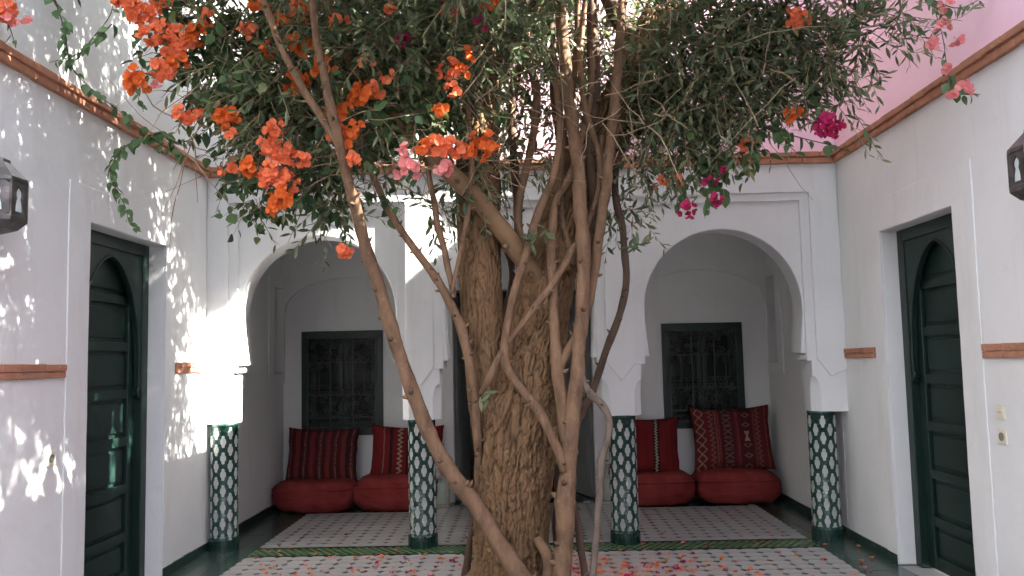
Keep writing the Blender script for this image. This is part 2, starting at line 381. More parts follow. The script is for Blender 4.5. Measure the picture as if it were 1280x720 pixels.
# the dim room beyond the doorway
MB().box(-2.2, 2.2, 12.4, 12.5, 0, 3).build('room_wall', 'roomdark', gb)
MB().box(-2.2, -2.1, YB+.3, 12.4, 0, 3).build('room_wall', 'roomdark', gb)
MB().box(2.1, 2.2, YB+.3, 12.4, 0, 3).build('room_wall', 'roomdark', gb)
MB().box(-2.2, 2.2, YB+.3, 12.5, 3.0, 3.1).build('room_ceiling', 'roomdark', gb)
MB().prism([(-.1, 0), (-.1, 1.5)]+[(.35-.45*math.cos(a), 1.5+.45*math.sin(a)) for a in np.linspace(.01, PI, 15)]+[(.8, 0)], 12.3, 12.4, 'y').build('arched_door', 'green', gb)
def room_leaf(hx, ang, wd, label):
    d = thing('door_leaf', (hx, YB+.06, 0), label, 'door')
    def pt(u, v, z): return (hx+u*math.cos(ang)-v*math.sin(ang), YB+.06+u*math.sin(ang)+v*math.cos(ang), z)
    def rbox(mb, u0, u1, v0, v1, z0, z1):
        b = MB(); b.box(u0, u1, v0, v1, z0, z1); mb.add([pt(*p) for p in b.v], b.f)
    mb = MB(); rbox(mb, 0, wd, -.02, .02, .01, 2.2); mb.build('leaf_board', 'leafdoor', d)
    for (z0, z1) in ((.15, .75), (.85, 1.45), (1.55, 2.1)):
        mb = MB(); rbox(mb, .09, wd-.09, -.028, .028, z0, z1); mb.build('raised_panel', 'leafdoor', d, bevel=.006)
room_leaf(D1-.02, math.radians(111), .7, 'grey panelled door leaf standing open at the right of the dim doorway')
room_leaf(D0+.02, math.radians(84), .7, 'grey panelled door leaf standing open at the left of the dim doorway')

# ------------------------------------------------------------------ floor
fl = MB().box(-9, 9, -6, 16, -.3, -.006).build('floor', 'grout', None, kind='structure')
T = .1277
octo = MB(); c_ = .027; h_ = T/2-.0012
o8 = [(-h_+c_, -h_), (h_-c_, -h_), (h_, -h_+c_), (h_, h_-c_), (h_-c_, h_), (-h_+c_, h_), (-h_, h_-c_), (-h_, -h_+c_)]
octo.prism(o8, -.006, 0, 'z'); me_oct = octo.mesh('white_tile', 'whitetile')
dd_ = c_-.0015
me_dot = MB().prism([(-dd_, 0), (0, -dd_), (dd_, 0), (0, dd_)], -.006, 0, 'z').mesh('dark_tile', 'dot')
g_ = .062
me_gr = MB().box(-.0635, .0635, -.0635, .0635, -.006, 0).mesh('green_tile', 'floorgreen')
X0 = -2.235
cells = []
for i in range(35):
    x = X0+T*(i+.5)
    y = 6.655-T/2
    while y > 3.0: cells.append((x, y)); y -= T
    y = 6.985+T/2; lim = 8.87 if -.95 < x < .85 else 8.50
    while y+T/2 < lim+.02: cells.append((x, y)); y += T
vis = sorted(cells, key=lambda c: (0 if c[1] > 5.62 else 1, c[1]))
big = set(vis[:300])
mw = MB(); md = MB()
for (x, y) in cells:
    z = rnd.uniform(-.0008, .0008)
    if (x, y) in big: link('white_tile', me_oct, fl, (x, y, z))
    else: mw.add([(a+x, b+y, c+z) for a, b, c in octo.v], octo.f)
dots = [(x+T/2, y+T/2) for x, y in cells if x < 2.1 and not (6.4 < y+T/2 and y < 6.655 and y+T/2 > 6.6)]
dv = sorted(dots, key=lambda c: (0 if c[1] > 5.62 else 1, c[1])); bigd = set(dv[:300])
for (x, y) in dots:
    if (x, y) in bigd: link('dark_tile', me_dot, fl, (x, y, .0006))
    else: md.prism([(x-dd_, y), (x, y-dd_), (x+dd_, y), (x, y+dd_)], -.006, .0006, 'z')
mw.build('white_tiling', 'whitetile', fl, kind='stuff'); md.build('dark_tiling', 'dot', fl, kind='stuff')
for sx in (-1, 1):
    xe = XL if sx < 0 else XR
    xs = [xe-sx*.065, xe-sx*.195]
    y = 4.7
    while y < YB-.05:
        for x in xs: link('green_tile', me_gr, fl, (x, y, rnd.uniform(-.001, .001)))
        y += .130
    xi = 2.235*sx; xo = xe-sx*.262
    y = 4.6
    while y < 8.9:
        MB().box(min(xi, xo)+.001, max(xi, xo)-.001, y+.001, y+.199, -.006, .0005).build('border_tile', 'greytile', fl); y += .2
# dark tiles under the cushions
for x0, x1 in ((-2.24, -.96), (.86, 2.24)):
    n = int((x1-x0)/.13)
    for i in range(n):
        for k in range(4): link('green_tile', me_gr, fl, (x0+.065+i*.13, 8.575+k*.13, 0))
# mosaic strip between the piers
ms = MB(); ml = MB()
ml.box(-2.235, 2.235, 6.703, 6.937, -.006, -.001)
for r in range(5):
    for i in range(70):
        x = -2.2+i*.0638+(.0319 if r % 2 else 0); y = 6.728+r*.046
        ms.prism([(x-.024, y), (x, y-.019), (x+.024, y), (x, y+.019)], -.006, .0008, 'z')
ml.build('mosaic_bed', 'lime', fl); ms.build('mosaic_lozenges', 'greytile', fl, kind='stuff')
for y0, y1 in ((6.657, 6.70), (6.94, 6.983)):
    for i in range(34):
        x = -2.235+i*.1315; MB().box(x+.001, x+.1305, y0, y1, -.006, .0004).build('border_tile', 'greytile', fl)
for i in range(21):                      # chequered sill of the doorway
    x = D0+i*.071
    MB().box(x+.001, x+.070, 8.90, 8.965, -.006, .001).build('sill_tile', 'zwhite' if i % 2 else 'greytile', fl)
MB().box(D0, D1, 8.967, 12.4, -.006, .001).build('room_floor', 'greytile', fl)
MB().lathe([(.62, -.02), (.62, .0), (.3, .03), (.05, .06)], (-.1, 4.95, 0), 28).build('soil', 'soil', None, True, 'structure')

# ------------------------------------------------------------------ tiled columns
def qpiece():
    w2, h2 = .0230, .0505
    half = [(0, h2), (.009, h2-.003), (.0130, h2-.012), (.0130, .026), (.0200, .020), (w2, .012)]
    pts = half + [(x, -z) for x, z in reversed(half[1:])] + [(0, -h2)]
    pts = pts + [(-x, z) for x, z in reversed(pts[1:-1])]
    return pts
CR = .110
def piece_mesh():
    pts = qpiece(); vs = []; n = len(pts)
    for r in (CR-.002, CR+.0022):
        k = 1 if r < CR else .93
        for x, z in pts: a = x*k/CR; vs.append((r*math.sin(a), -r*math.cos(a), z*k))
    c = (0, -(CR+.0026), 0); vs.append(c)
    fs = [(i, n+i, n+(i+1) % n, (i+1) % n) for i in range(n)] + [(n+i, 2*n, n+(i+1) % n) for i in range(n)]
    return MB().add(vs, fs).mesh('white_tile', 'zwhite')
me_q = piece_mesh()
def half_piece(top):
    pts = [p for p in qpiece() if (p[1] >= -.001 if top else p[1] <= .001)]
    pts = [(x, z) for x, z in pts]; pts.sort(key=lambda p: math.atan2(p[1]+(-.02 if top else .02), p[0]))
    vs = []; n = len(pts)
    for r in (CR-.002, CR+.0022):
        for x, z in pts: a = x/CR; vs.append((r*math.sin(a), -r*math.cos(a), z))
    vs.append((0, -(CR+.0026), .02 if top else -.02))
    fs = [(i, (i+1) % n, n+(i+1) % n, n+i) for i in range(n)] + [(n+i, n+(i+1) % n, 2*n) for i in range(n)]
    return MB().add(vs, fs).mesh('half_tile', 'zwhite')
me_h1, me_h0 = half_piece(True), half_piece(False)
me_base = MB().add(*(lambda b: (b.v, b.f))(MB().box(-.0145, .0145, -CR-.010, -CR+.01, .003, .088))).mesh('base_tile', 'zgreen')
me_hex = MB().lathe([(.010, 0), (.010, .0018), (.008, .0022)], (0, 0, 0), 6).mesh('green_hexagon', 'zgreen')
CLAB = ['leftmost tiled column against the left wall, its top lit by the sun', 'green and white tiled column just left of the tree trunk behind the leaning vine stem',
        'green and white tiled column right of the trunk beside the grey vine stem', 'rightmost tiled column against the right wall']
for x, lab in zip(COLX, CLAB):
    y = YF+.115
    c = thing('tiled_column', (x, y, 0), lab, 'column', 'green and white tiled columns carrying the arches')
    MB().lathe([(CR+.006, 0), (CR+.006, .09), (CR, .092), (CR, 1.0), (CR+.003, 1.002), (CR+.003, 1.022)], (x, y, 0), 48).build('shaft', 'zgreen', c, True)
    for k in range(12):
        a = 2*PI*(k+.48)/12
        n0 = .155 if k % 2 else .2205
        z = n0
        while z < .99:
            if z+.0535 <= 1.0: link('white_tile', me_q, c, (x, y, z), rot=(0, 0, a))
            z += .131
        link('half_tile', me_h1 if True else me_h0, c, (x, y, .0955), rot=(0, 0, a)) if not k % 2 else None
    for k in range(22): link('base_tile', me_base, c, (x, y, 0), rot=(0, 0, 2*PI*k/22))
    hx = MB()                            # the little green hexagons of the lattice, too small to pick apart
    for k in range(12):
        for q in range(28):
            z = .105+q*.0328; a = 2*PI*(k+.48)/12
            zz = (z-(.155 if k % 2 else .2205)) % .131; zz = min(zz, .131-zz)
            for da, ok in ((0, zz > .056), (PI/12, .014 < zz < .054)):
                if ok and z < .99:
                    b = MB().lathe([(.0105, 0), (.0105, .0012), (.0085, .002)], (0, 0, 0), 6, True)
                    for p in b.v: pass
                    vv = []
                    for (bx, by, bz) in b.v:
                        t = a+da+bx/CR; r = CR+bz-.0002; vv.append((x+r*math.sin(t), y-r*math.cos(t), z+by*1.15))
                    hx.add(vv, b.f)
    hx.build('green_lattice', 'zgreen', c, kind='stuff')

# ------------------------------------------------------------------ doors
def make_door(x, sgn, d0, d1, dz, label):
    """sgn: direction into the wall"""
    xo = x+sgn*.115                       # face of the frame
    d = thing('panelled_door', (xo, (d0+d1)/2, 0), label, 'door')
    def bx(y0, y1, z0, z1, t0, t1): a, b = xo+sgn*t0, xo+sgn*t1; return MB().box(min(a, b), max(a, b), y0, y1, z0, z1)
    fw = .085
    for (a, b) in ((d0, d0+fw), (d1-fw, d1)): bx(a, b, 0, dz, 0, .12).build('frame_post', 'green', d, bevel=.006)
    bx(d0+fw, d1-fw, dz-.085, dz, .001, .12).build('frame_head', 'green', d, bevel=.006)
    y0, y1 = d0+fw, d1-fw; cy = (y0+y1)/2; hw = (y1-y0)/2-.035
    # spandrel board with a pointed arch cut into it
    zs, za = 1.52, dz-.13
    arc = []
    for t in np.linspace(0, 1, 15):
        ang = t*PI/2*.92
        u = hw*(math.cos(ang)-math.cos(PI/2*.92))/(1-math.cos(PI/2*.92)); arc.append((u, zs+(za-zs)*math.sin(ang)/math.sin(PI/2*.92)))
    foot = [(hw+.012, 1.28), (hw-.012, 1.30), (hw-.020, 1.335), (hw+.004, 1.36)]
    Rr = [(cy+u, z) for u, z in foot] + [(cy+u, z) for u, z in arc]
    Ll = [(2*cy-yy, z) for yy, z in reversed(Rr[:-1])]
    poly = [(y0, dz-.085), (y1, dz-.085), (y1, 1.28)] + Rr + Ll + [(y0, 1.28)]
    a, b = xo+sgn*.012, xo+sgn*.05
    MB().prism(poly, a, b, 'x').build('arched_board', 'green', d, bevel=.004)
    ra = [Vector((xo+sgn*.011, yy, zz)) for yy, zz in Rr+Ll]
    MB().tube(ra, .009, 6).build('arch_bead', 'green', d, True)
    # leaf: stiles, rails and recessed panels
    lf = bx(y0, y1, .01, dz-.085, .085, .115).build('leaf', 'green', d)
    for (a1, b1) in ((y0, y0+.10), (y1-.10, y1)): bx(a1, b1, .01, dz-.085, .055, .085).build('stile', 'green', d, bevel=.004)
    n = 7; zz = np.linspace(.01, dz-.085, n+1)
    for i in range(n+1):
        za_, zb_ = (zz[i]-.032, zz[i]+.032) if 0 < i < n else ((zz[0], zz[0]+.09) if i == 0 else (zz[n]-.05, zz[n]))
        bx(y0+.10, y1-.10, za_, zb_, .058, .085).build('rail', 'green', d, bevel=.004)
    for i in range(n):
        bx(y0+.125, y1-.125, zz[i]+(.115 if i == 0 else .06), zz[i+1]-.06, .072, .086).build('panel', 'green', d, bevel=.008)
    ky = d0+fw+.05 if sgn < 0 else d0+fw+.05
    k = MB(); kx = xo+sgn*.055; k.lathe([(.016, 0), (.016, .004), (.008, .008), (.008, .03), (.016, .034), (.016, .045), (.008, .05)], (0, 0, 0), 12)
    kk = MB().add([(kx-sgn*p[2], ky+p[0], 1.03+p[1]) for p in k.v], k.f); kk.build('knob', 'steel', d, True)
    bx(ky-.016, ky+.016, .90, .99, .050, .056).build('key_plate', 'steel', d)
    return d
make_door(XL, -1, 4.985, 6.05, 2.375, 'dark green panelled door with pointed arch in the sun dappled left wall')
make_door(XR, 1, 5.03, 6.07, 2.355, 'dark green panelled door with pointed arch in the shaded right wall')

# ------------------------------------------------------------------ windows with wrought grilles
def spiral(turns, r0, r1, n, cw=1, a0=0, c=(0, 0)):
    return [(c[0]+(r0+(r1-r0)*t)*math.cos(a0+cw*turns*2*PI*t), c[1]+(r0+(r1-r0)*t)*math.sin(a0+cw*turns*2*PI*t)) for t in np.linspace(0, 1, n)]
def cscroll(ln, r):                      # a C: two curls joined by a bar, lying along v
    top = spiral(1.35, r, r*.22, 20, 1, PI, (r, ln/2-r))
    top = [(u, v) for u, v in top]
    a = [(r-(u-r)*1.0, v) for u, v in top]
    up_ = spiral(1.3, r, r*.25, 18, -1, PI, (r, ln/2-r))
    dn = [(u, -v) for u, v in up_]
    return list(reversed(up_)) + [(0, 0)] + dn
_cs = {}
def scroll_mesh(ln, r):
    k = (round(ln, 3), round(r, 3))
    if k not in _cs:
        p = cscroll(ln, r)
        _cs[k] = MB().tube([(u, 0, v) for u, v in p], .0056, 5).mesh('scroll', 'iron', True)
    return _cs[k]
def make_window(wv, label, dark):
    x0, x1, z0, z1 = wv
    wd = thing('grilled_window', ((x0+x1)/2, YB, z0), label, 'window')
    f = .085
    for (a, b, c, d) in ((x0, x1, z1-f, z1), (x0, x1, z0, z0+f), (x0, x0+f, z0+f, z1-f), (x1-f, x1, z0+f, z1-f)):
        MB().box(a, b, YB-.032, YB+.10, c, d).build('frame_bar', 'green', wd, bevel=.005)
    n = 40
    for i in range(n):                   # beaded edge of the frame
        u = x0+.012+(x1-x0-.024)*i/(n-1)
        MB().box(u-.006, u+.006, YB-.036, YB-.031, z1-.018, z1-.006).build('bead', 'green', wd)
    gx0, gx1, gz0, gz1 = x0+f-.012, x1-f+.012, z0+f-.012, z1-f+.012
    W, H = gx1-gx0, gz1-gz0; yg = YB-.042
    rails = [gz1, gz1-.27*H, gz1-.635*H, gz1-.88*H, gz0]
    vert = [gx0+W*k/3 for k in range(4)]
    for v in vert: MB().box(v-.006, v+.006, yg-.005, yg+.005, gz0-.02, gz1+.02).build('grille_bar', 'iron', wd)
    for r in rails: MB().box(gx0-.02, gx1+.02, yg-.011, yg-.006, r-.005, r+.005).build('grille_bar', 'iron', wd)
    def put(x, z, ln, r, a, flip=False):
        o = link('scroll', scroll_mesh(ln, r), wd, (x, yg-.001, z), rot=(0, a, 0))
        if flip: o.scale = (-1, 1, 1)
    for k in range(3):
        cx = (vert[k]+vert[k+1])/2; cw = W/3
        for (zt_, zb_) in ((rails[0], rails[1]), (rails[2], rails[3])):
            cz = (zt_+zb_)/2; h = zt_-zb_; s = min(cw, h)
            put(vert[k]+.008, cz, h*.46, s*.125, 0); put(vert[k+1]-.008, cz, h*.46, s*.125, 0, True)
            put(cx, zt_-.008, cw*.46, s*.125, PI/2); put(cx, zb_+.008, cw*.46, s*.125, -PI/2)
            for (ux, uz, a) in ((-1, 1, PI*.75), (1, 1, -PI*.75), (-1, -1, PI*.25), (1, -1, -PI*.25)):
                put(cx+ux*cw*.30, cz+uz*h*.30, s*.44, s*.11, a-PI/2 if False else a)
        h = rails[1]-rails[2]; cz = (rails[1]+rails[2])/2
        MB().box(cx-.005, cx+.005, yg-.005, yg+.005, rails[2], rails[1]).build('grille_bar', 'iron', wd)
        for sx, fl_ in ((vert[k]+.006, False), (cx+.005, False), (cx-.005, True), (vert[k+1]-.006, True)):
            put(sx, rails[2]+h*.17, h*.34, cw*.125, 0, fl_)
            if k != 1: put(sx, rails[1]-h*.13, h*.26, cw*.11, 0, fl_)
        cz = (rails[3]+rails[4])/2; h = rails[3]-rails[4]
        for q in (-1, 1): put(cx+q*cw*.24, rails[4]+.006, cw*.42, h*.24, -PI/2); 
    # casement behind the grille
    ix0, ix1, iz0, iz1 = x0+f, x1-f, z0+f, z1-f; ym = YB+.05
    xm = (ix0+ix1)/2
    for (a, b) in ((ix0, xm-.004), (xm+.004, ix1)):
        MB().ring((a, b, iz0, iz1), (a+.05, b-.05, iz0+.05, iz1-.05), ym, ym+.04, 'y').build('casement', 'green', wd)
        MB().box(a+.05, b-.05, ym+.018, ym+.024, iz0+.05, iz1-.05).build('pane', 'glassdark', wd)
    return wd
make_window(WIN[0], 'dark green window with iron scroll grille in the left alcove', 0)
make_window(WIN[1], 'dark green window with iron scroll grille in the right alcove', 1)

# ------------------------------------------------------------------ cushions
def pouf(cx, cy, wx, dy, h, label, seed):
    bm = bmesh.new(); bmesh.ops.create_cube(bm, size=2)
    bmesh.ops.subdivide_edges(bm, edges=bm.edges[:], cuts=15, use_grid_fill=True)
    for v in bm.verts:
        p = v.co; n = 4.2
        r = (abs(p.x)**n+abs(p.y)**n+abs(p.z)**2.6)**(1/3.6); p = p/max(r, 1e-6)
        q = Vector((cx+p.x*wx/2, cy+p.y*dy/2, h/2+p.z*h/2))
        nz = noise.noise(q*5+Vector((seed, 0, 0)))*.020+(.5-abs(noise.noise(q*9+Vector((0, seed, 0)))))*.016+noise.noise(q*22+Vector((0, seed, 0)))*.004
        q += Vector((p.x, p.y, p.z)).normalized()*nz
        if p.z > .3: q.z -= .03*(1-min(1, p.x*p.x))*(1-min(1, p.y*p.y))*(1 if seed % 2 else .3)
        q.z = max(q.z, .004)
        v.co = q
    o = thing('floor_cushion', (cx, cy, 0), label, 'cushion', 'red floor cushions in the alcoves')
    for v in bm.verts: v.co -= o.location
    me = bpy.data.meshes.new('pad'); bm.to_mesh(me); bm.free(); me.materials.append(M['redcloth'])
    me.polygons.foreach_set('use_smooth', [True]*len(me.polygons))
    link('pad', me, o, Vector((cx, cy, 0)))
    pts = []
    for k in range(81):
        a = 2*PI*k/80; c, s = math.cos(a), math.sin(a); r = (abs(c)**4.2+abs(s)**4.2)**(-1/4.2)
        z = h*.70; n = noise.noise(Vector((c*2+seed, s*2, 0)))*.008
        pts.append((cx+c*r*wx/2*.985, cy+s*r*dy/2*.985, z+n))
    MB().tube(pts, .011, 6, False).build('piping', 'redcloth', o, True)
    return o
pouf(-2.185, 8.72, .85, .60, .335, 'red floor cushion in the left corner of the left alcove', 1)
pouf(-1.375, 8.74, .84, .58, .350, 'red floor cushion partly behind the tiled column, right in the left alcove', 2)
pouf(1.24, 8.76, .84, .58, .345, 'red floor cushion beside the tiled column, left in the right alcove', 3)
pouf(2.085, 8.75, .84, .60, .345, 'red floor cushion against the right wall of the right alcove', 4)

RED, DRED, CRM, BLK, ORG = (.12, .015, .016), (.065, .010, .011), (.27, .22, .175), (.018, .012, .014), (.30, .085, .05)
def pat_stripes(u, v):
    s = (u+1)/2*9; k = int(s); f = s-k
    c = RED if k % 2 else DRED
    if f > .80 or f < .06: c = BLK if k % 3 else DRED
    t = abs(f-.46)
    if t < .07 and (v*26) % 1 < (.45 if k % 2 else .3): c = (.24, .17, .13) if k % 2 == 0 else (.20, .05, .03)
    if .16 < t < .20 and (v*40+k) % 1 < .4: c = (.10, .075, .07)
    return c
def pat_zig(u, v):
    c = (.14, .014, .015)
    zz = abs(((v*5.5) % 1)-.5)*2*.11
    if abs(u+.22-zz) < .035: c = CRM
    for q, w_ in ((-.62, .02), (.12, .015), (.45, .015), (.78, .02)):
        if abs(u-q) < w_ and (v*30) % 1 < .55: c = (.055, .015, .016) if q > 0 else (.24, .16, .12)
    if -.45 < u < -.38 or .02 < u < .08: c = BLK
    return c
def pat_dots(u, v):
    c = (.14, .014, .015)
    for q in (-.7, -.45, -.2, .05, .62, .8):
        if abs(u-q) < .022 and (v*22) % 1 < .5: c = (.07, .014, .016)
    zz = abs(((v*9) % 1)-.5)*2*.06
    if .24 < u < .42: c = BLK
    if abs(u-.30-zz) < .028: c = (.30, .25, .2)
    return c
def pat_kilim(u, v):
    c = (.105, .015, .016)
    def zig(q, n, amp, wd, col):
        nonlocal c
        z = abs(((v*n) % 1)-.5)*2*amp
        if abs(u-q-z) < wd: c = col
    for q0, q1 in ((-.34, .02), (.16, .50)):
        if q0 < u < q1: c = (.06, .012, .014)
    if u < -.72:
        f = (v*3.5+.2) % 1-.5; uu = u+.84
        if abs(abs(uu)-abs(f)*.22) < .018: c = (.19, .14, .11)
    zig(-.62, 6.5, .11, .020, (.145, .10, .082)); zig(.58, 6.5, .11, .020, (.145, .10, .082))
    f = (v*2.6) % 1-.5; uu = u+.16
    if abs(uu) < .13:
        if abs(f) < .26 and abs(abs(uu)-abs(f)*.42) < .018: c = (.14, .10, .082)
        if abs(f) > .36 and (abs(uu) < .1): c = (.12, .09, .08) if ((u*30) % 1 < .5) != ((v*30) % 1 < .5) else c
    uu = u-.33; vv = v-.02
    if abs(vv) < .16 and abs(uu) < .02+abs(vv)*.35: c = (.30, .17, .11)
    f = (v*3+.3) % 1-.5
    if abs(vv) > .25 and abs(abs(uu)+abs(f)*.4-.09) < .02: c = (.16, .10, .08)
    for q in (-.44, -.38, .10, .53, .86):
        if abs(u-q) < .012 and (v*28) % 1 < .5: c = (.18, .10, .065)
    return c
def pillow(cx, zc, wx, h, th, yb, lean, tilt, fn, label, seed):
    nu, nv = 120, 104
    vs = []; cols = []; fs = []
    o = thing('patterned_pillow', (cx, yb, zc-h/2), label, 'pillow', 'patterned red pillows leaning on the alcove walls')
    for side in (-1, 1):
        for j in range(nv+1):
            v = -1+2*j/nv
            for i in range(nu+1):
                u = -1+2*i/nu
                x = u*wx/2*(1-.055*(1-v*v)); z = v*h/2*(1-.05*(1-u*u))
                t = th/2*(max(0, (1-u**4)*(1-v**4)))**.55+.004
                t *= 1+.10*noise.noise(Vector((u*2.2+seed, v*2.2, side)))
                zz = z-.02*(1-u*u)*(v > 0)*v
                p = Vector((x+.008*noise.noise(Vector((v*3, seed, 0))), side*t, zz))
                p = Matrix.Rotation(tilt, 3, 'Y') @ p
                p = Matrix.Rotation(lean, 3, 'X') @ p
                vs.append((p.x, p.y-th*.4, p.z+h/2)); cols.append((*fn(u, v), 1))
    n1 = (nu+1)*(nv+1)
    for j in range(nv):
        for i in range(nu):
            a = j*(nu+1)+i; q = (a, a+1, a+nu+2, a+nu+1); fs.append(q); fs.append(tuple(x+n1 for x in reversed(q)))
    me = bpy.data.meshes.new('cover'); me.from_pydata(vs, [], fs)
    ca = me.color_attributes.new('pattern', 'FLOAT_COLOR', 'POINT'); ca.data.foreach_set('color', np.array(cols, 'f').ravel())
    me.materials.append(M['kilim']); me.polygons.foreach_set('use_smooth', [True]*len(me.polygons)); me.update()
    link('cover', me, o, Vector((cx, yb, zc-h/2)))
    return o
pillow(-2.155, .545, .75, .57, .20, 8.90, -.20, .02, pat_stripes, 'striped red pillow with dotted bands in the left corner of the left alcove', 1)
pillow(-1.275, .555, .76, .57, .20, 8.90, -.20, .03, pat_zig, 'red pillow with one pale zigzag band, half behind the tiled column left of the trunk', 2)
pillow(1.18, .575, .74, .60, .20, 8.90, -.20, .03, pat_dots, 'plain red pillow with a single dark dotted band, left in the right alcove', 3)
pillow(2.085, .635, .82, .66, .22, 8.88, -.20, -.02, pat_kilim, 'dark red kilim pillow covered in crosses and zigzags against the right alcove wall', 4)

# ------------------------------------------------------------------ lanterns
def keyhole(n=24):
    pts = []
    for k in range(n):
        t = k/n
        pts.append(t)
    prof = [(.0, .062), (.008, .052), (.020, .040), (.024, .026), (.020, .012), (.016, .004), (.022, -.010), (.027, -.028), (.029, -.058)]
    R_ = prof; L_ = [(-x, z) for x, z in reversed(prof[1:])]
    return R_+L_
def wall_lantern(x, y, z, sgn, label):
    o = thing('wall_lantern', (x, y, z), label, 'lantern', 'black tin wall lanterns')
    n = 6; r = .127; ap = r*math.cos(PI/n); side = 2*r*math.sin(PI/n)
    zb, zt_ = -.075, .085
    for k in range(n):
        a = 2*PI*k/n+0.0
        ca, sa = math.cos(a), math.sin(a)
        K = keyhole(); m_ = len(K)
        O = []
        for (u, v) in K:                 # outer outline: the same count, pushed out to the rectangle
            s = min(side/2*.985/max(abs(u), 1e-5), (.08 if v > 0 else .078)/max(abs(v), 1e-5)); O.append((u*s, v*s))
        O[0] = (0, .08)
        mb = MB().loopring(O, K, -.003, .003, 'y')
        def tf(p): return (x+ca*(ap+p[1])-sa*p[0], y+sa*(ap+p[1])+ca*p[0], z+.005+p[2])
        MB().add([tf(p) for p in mb.v], mb.f).build('side_panel', 'tin', o)
        g = MB().box(-side/2*.8, side/2*.8, -.010, -.006, -.07, .072)
        MB().add([tf(p) for p in g.v], g.f).build('glass_pane', 'frost', o)
        e_ = a+PI/n
        MB().tube([(x+r*math.cos(e_), y+r*math.sin(e_), z+zb), (x+r*math.cos(e_), y+r*math.sin(e_), z+zt_)], .006, 6).build('corner_rib', 'tin', o)
    def hexl(prof):
        mb = MB(); vs = []
        for (rr, zz) in prof:
            for k in range(n): a = 2*PI*k/n+0.0+PI/n; vs.append((x+rr*math.cos(a), y+rr*math.sin(a), z+zz))
        fs = [(i*n+j, i*n+(j+1) % n, (i+1)*n+(j+1) % n, (i+1)*n+j) for i in range(len(prof)-1) for j in range(n)]
        fs += [tuple(range(n-1, -1, -1)), tuple((len(prof)-1)*n+j for j in range(n))]
        return mb.add(vs, fs)
    hexl([(r*1.03, .083), (r*1.05, .092), (r*1.03, .108), (r*.50, .178), (r*.46, .184), (r*.44, .20), (r*.15, .21)]).build('roof', 'tin', o, bevel=.002)
    hexl([(r*.2, -.155), (r*.72, -.135), (r*1.04, -.098), (r*1.05, -.075), (r*1.02, -.07)]).build('base', 'tin', o, bevel=.002)
    wx = x+sgn*.145
    MB().tube([(x, y, z+.205), (x, y, z+.225), (x+sgn*.03, y, z+.235), (wx, y, z+.225)], .007, 6).build('bracket', 'tin', o, True)
    MB().box(min(wx, wx-sgn*.008), max(wx, wx-sgn*.008), y-.03, y+.03, z+.16, z+.26).build('back_plate', 'tin', o)
    return o
wall_lantern(XL+.158, 3.84, 2.285, -1, 'black tin lantern on the sun dappled left wall')
wall_lantern(XR-.158, 3.90, 2.325, 1, 'black tin lantern on the shaded right wall')
def floor_lantern(x, y, label):
    o = thing('floor_lantern', (x, y, 0), label, 'lantern', 'candle lanterns on the gallery floor')
    s, h = .095, .40
    for a in (-1, 1):
        for b in (-1, 1): MB().box(x+a*s-.009, x+a*s+.009, y+b*s-.009, y+b*s+.009, .02, h).build('post', 'lframe', o)
    MB().box(x-s-.016, x+s+.016, y-s-.016, y+s+.016, 0, .02).build('base', 'lframe', o, bevel=.003)
    MB().box(x-s-.018, x+s+.018, y-s-.018, y+s+.018, h, h+.022).build('top', 'lframe', o, bevel=.003)
    for a in (-1, 1):
        MB().box(x+a*s-.002, x+a*s+.002, y-s+.01, y+s-.01, .021, h-.001).build('pane', 'pane', o)
        MB().box(x-s+.01, x+s-.01, y+a*s-.002, y+a*s+.002, .021, h-.001).build('pane', 'pane', o)
    MB().lathe([(.050, .021), (.050, .235), (.046, .242), (.02, .238)], (x, y, 0), 20).build('candle', 'wax', o, True)
floor_lantern(-.945, 8.80, 'glass candle lantern on the floor just right of the column left of the trunk')
floor_lantern(.815, 8.86, 'glass candle lantern on the floor just left of the column right of the trunk')

# ------------------------------------------------------------------ switches
def plate(x, sgn, y, z, kind, label):
    o = thing('switch_plate', (x, y, z), label, 'switch')
    def bx(a, b, c, d, t0, t1): p, q = x-sgn*t0, x-sgn*t1; return MB().box(min(p, q), max(p, q), a, b, c, d)
    bx(y-.04, y+.04, z-.04, z+.04, 0, .010).build('face_plate', 'cream', o, bevel=.003)
    if kind == 'rocker':
        bx(y-.026, y+.026, z-.026, z+.026, .010, .013).build('rocker', 'cream', o, bevel=.002)
        bx(y-.02, y+.02, z-.002, z+.002, .013, .0145).build('rocker_edge', 'creamdark', o)
    else:
        k = MB().lathe([(.024, 0), (.024, .003), (.019, .0035), (.018, .001), (.004, .001)], (0, 0, 0), 24)
        MB().add([(x-sgn*(.010+p[2]), y+p[0], z+p[1]) for p in k.v], k.f).build('dial_ring', 'creamdark', o)
plate(XL, -1, 4.62, 1.01, 'round', 'cream electric plate with round fitting on the left wall')
plate(XR, 1, 4.655, 1.152, 'rocker', 'upper cream electric plate with a rocker on the right wall')
plate(XR, 1, 4.655, 1.02, 'round', 'lower cream electric plate with round fitting on the right wall')

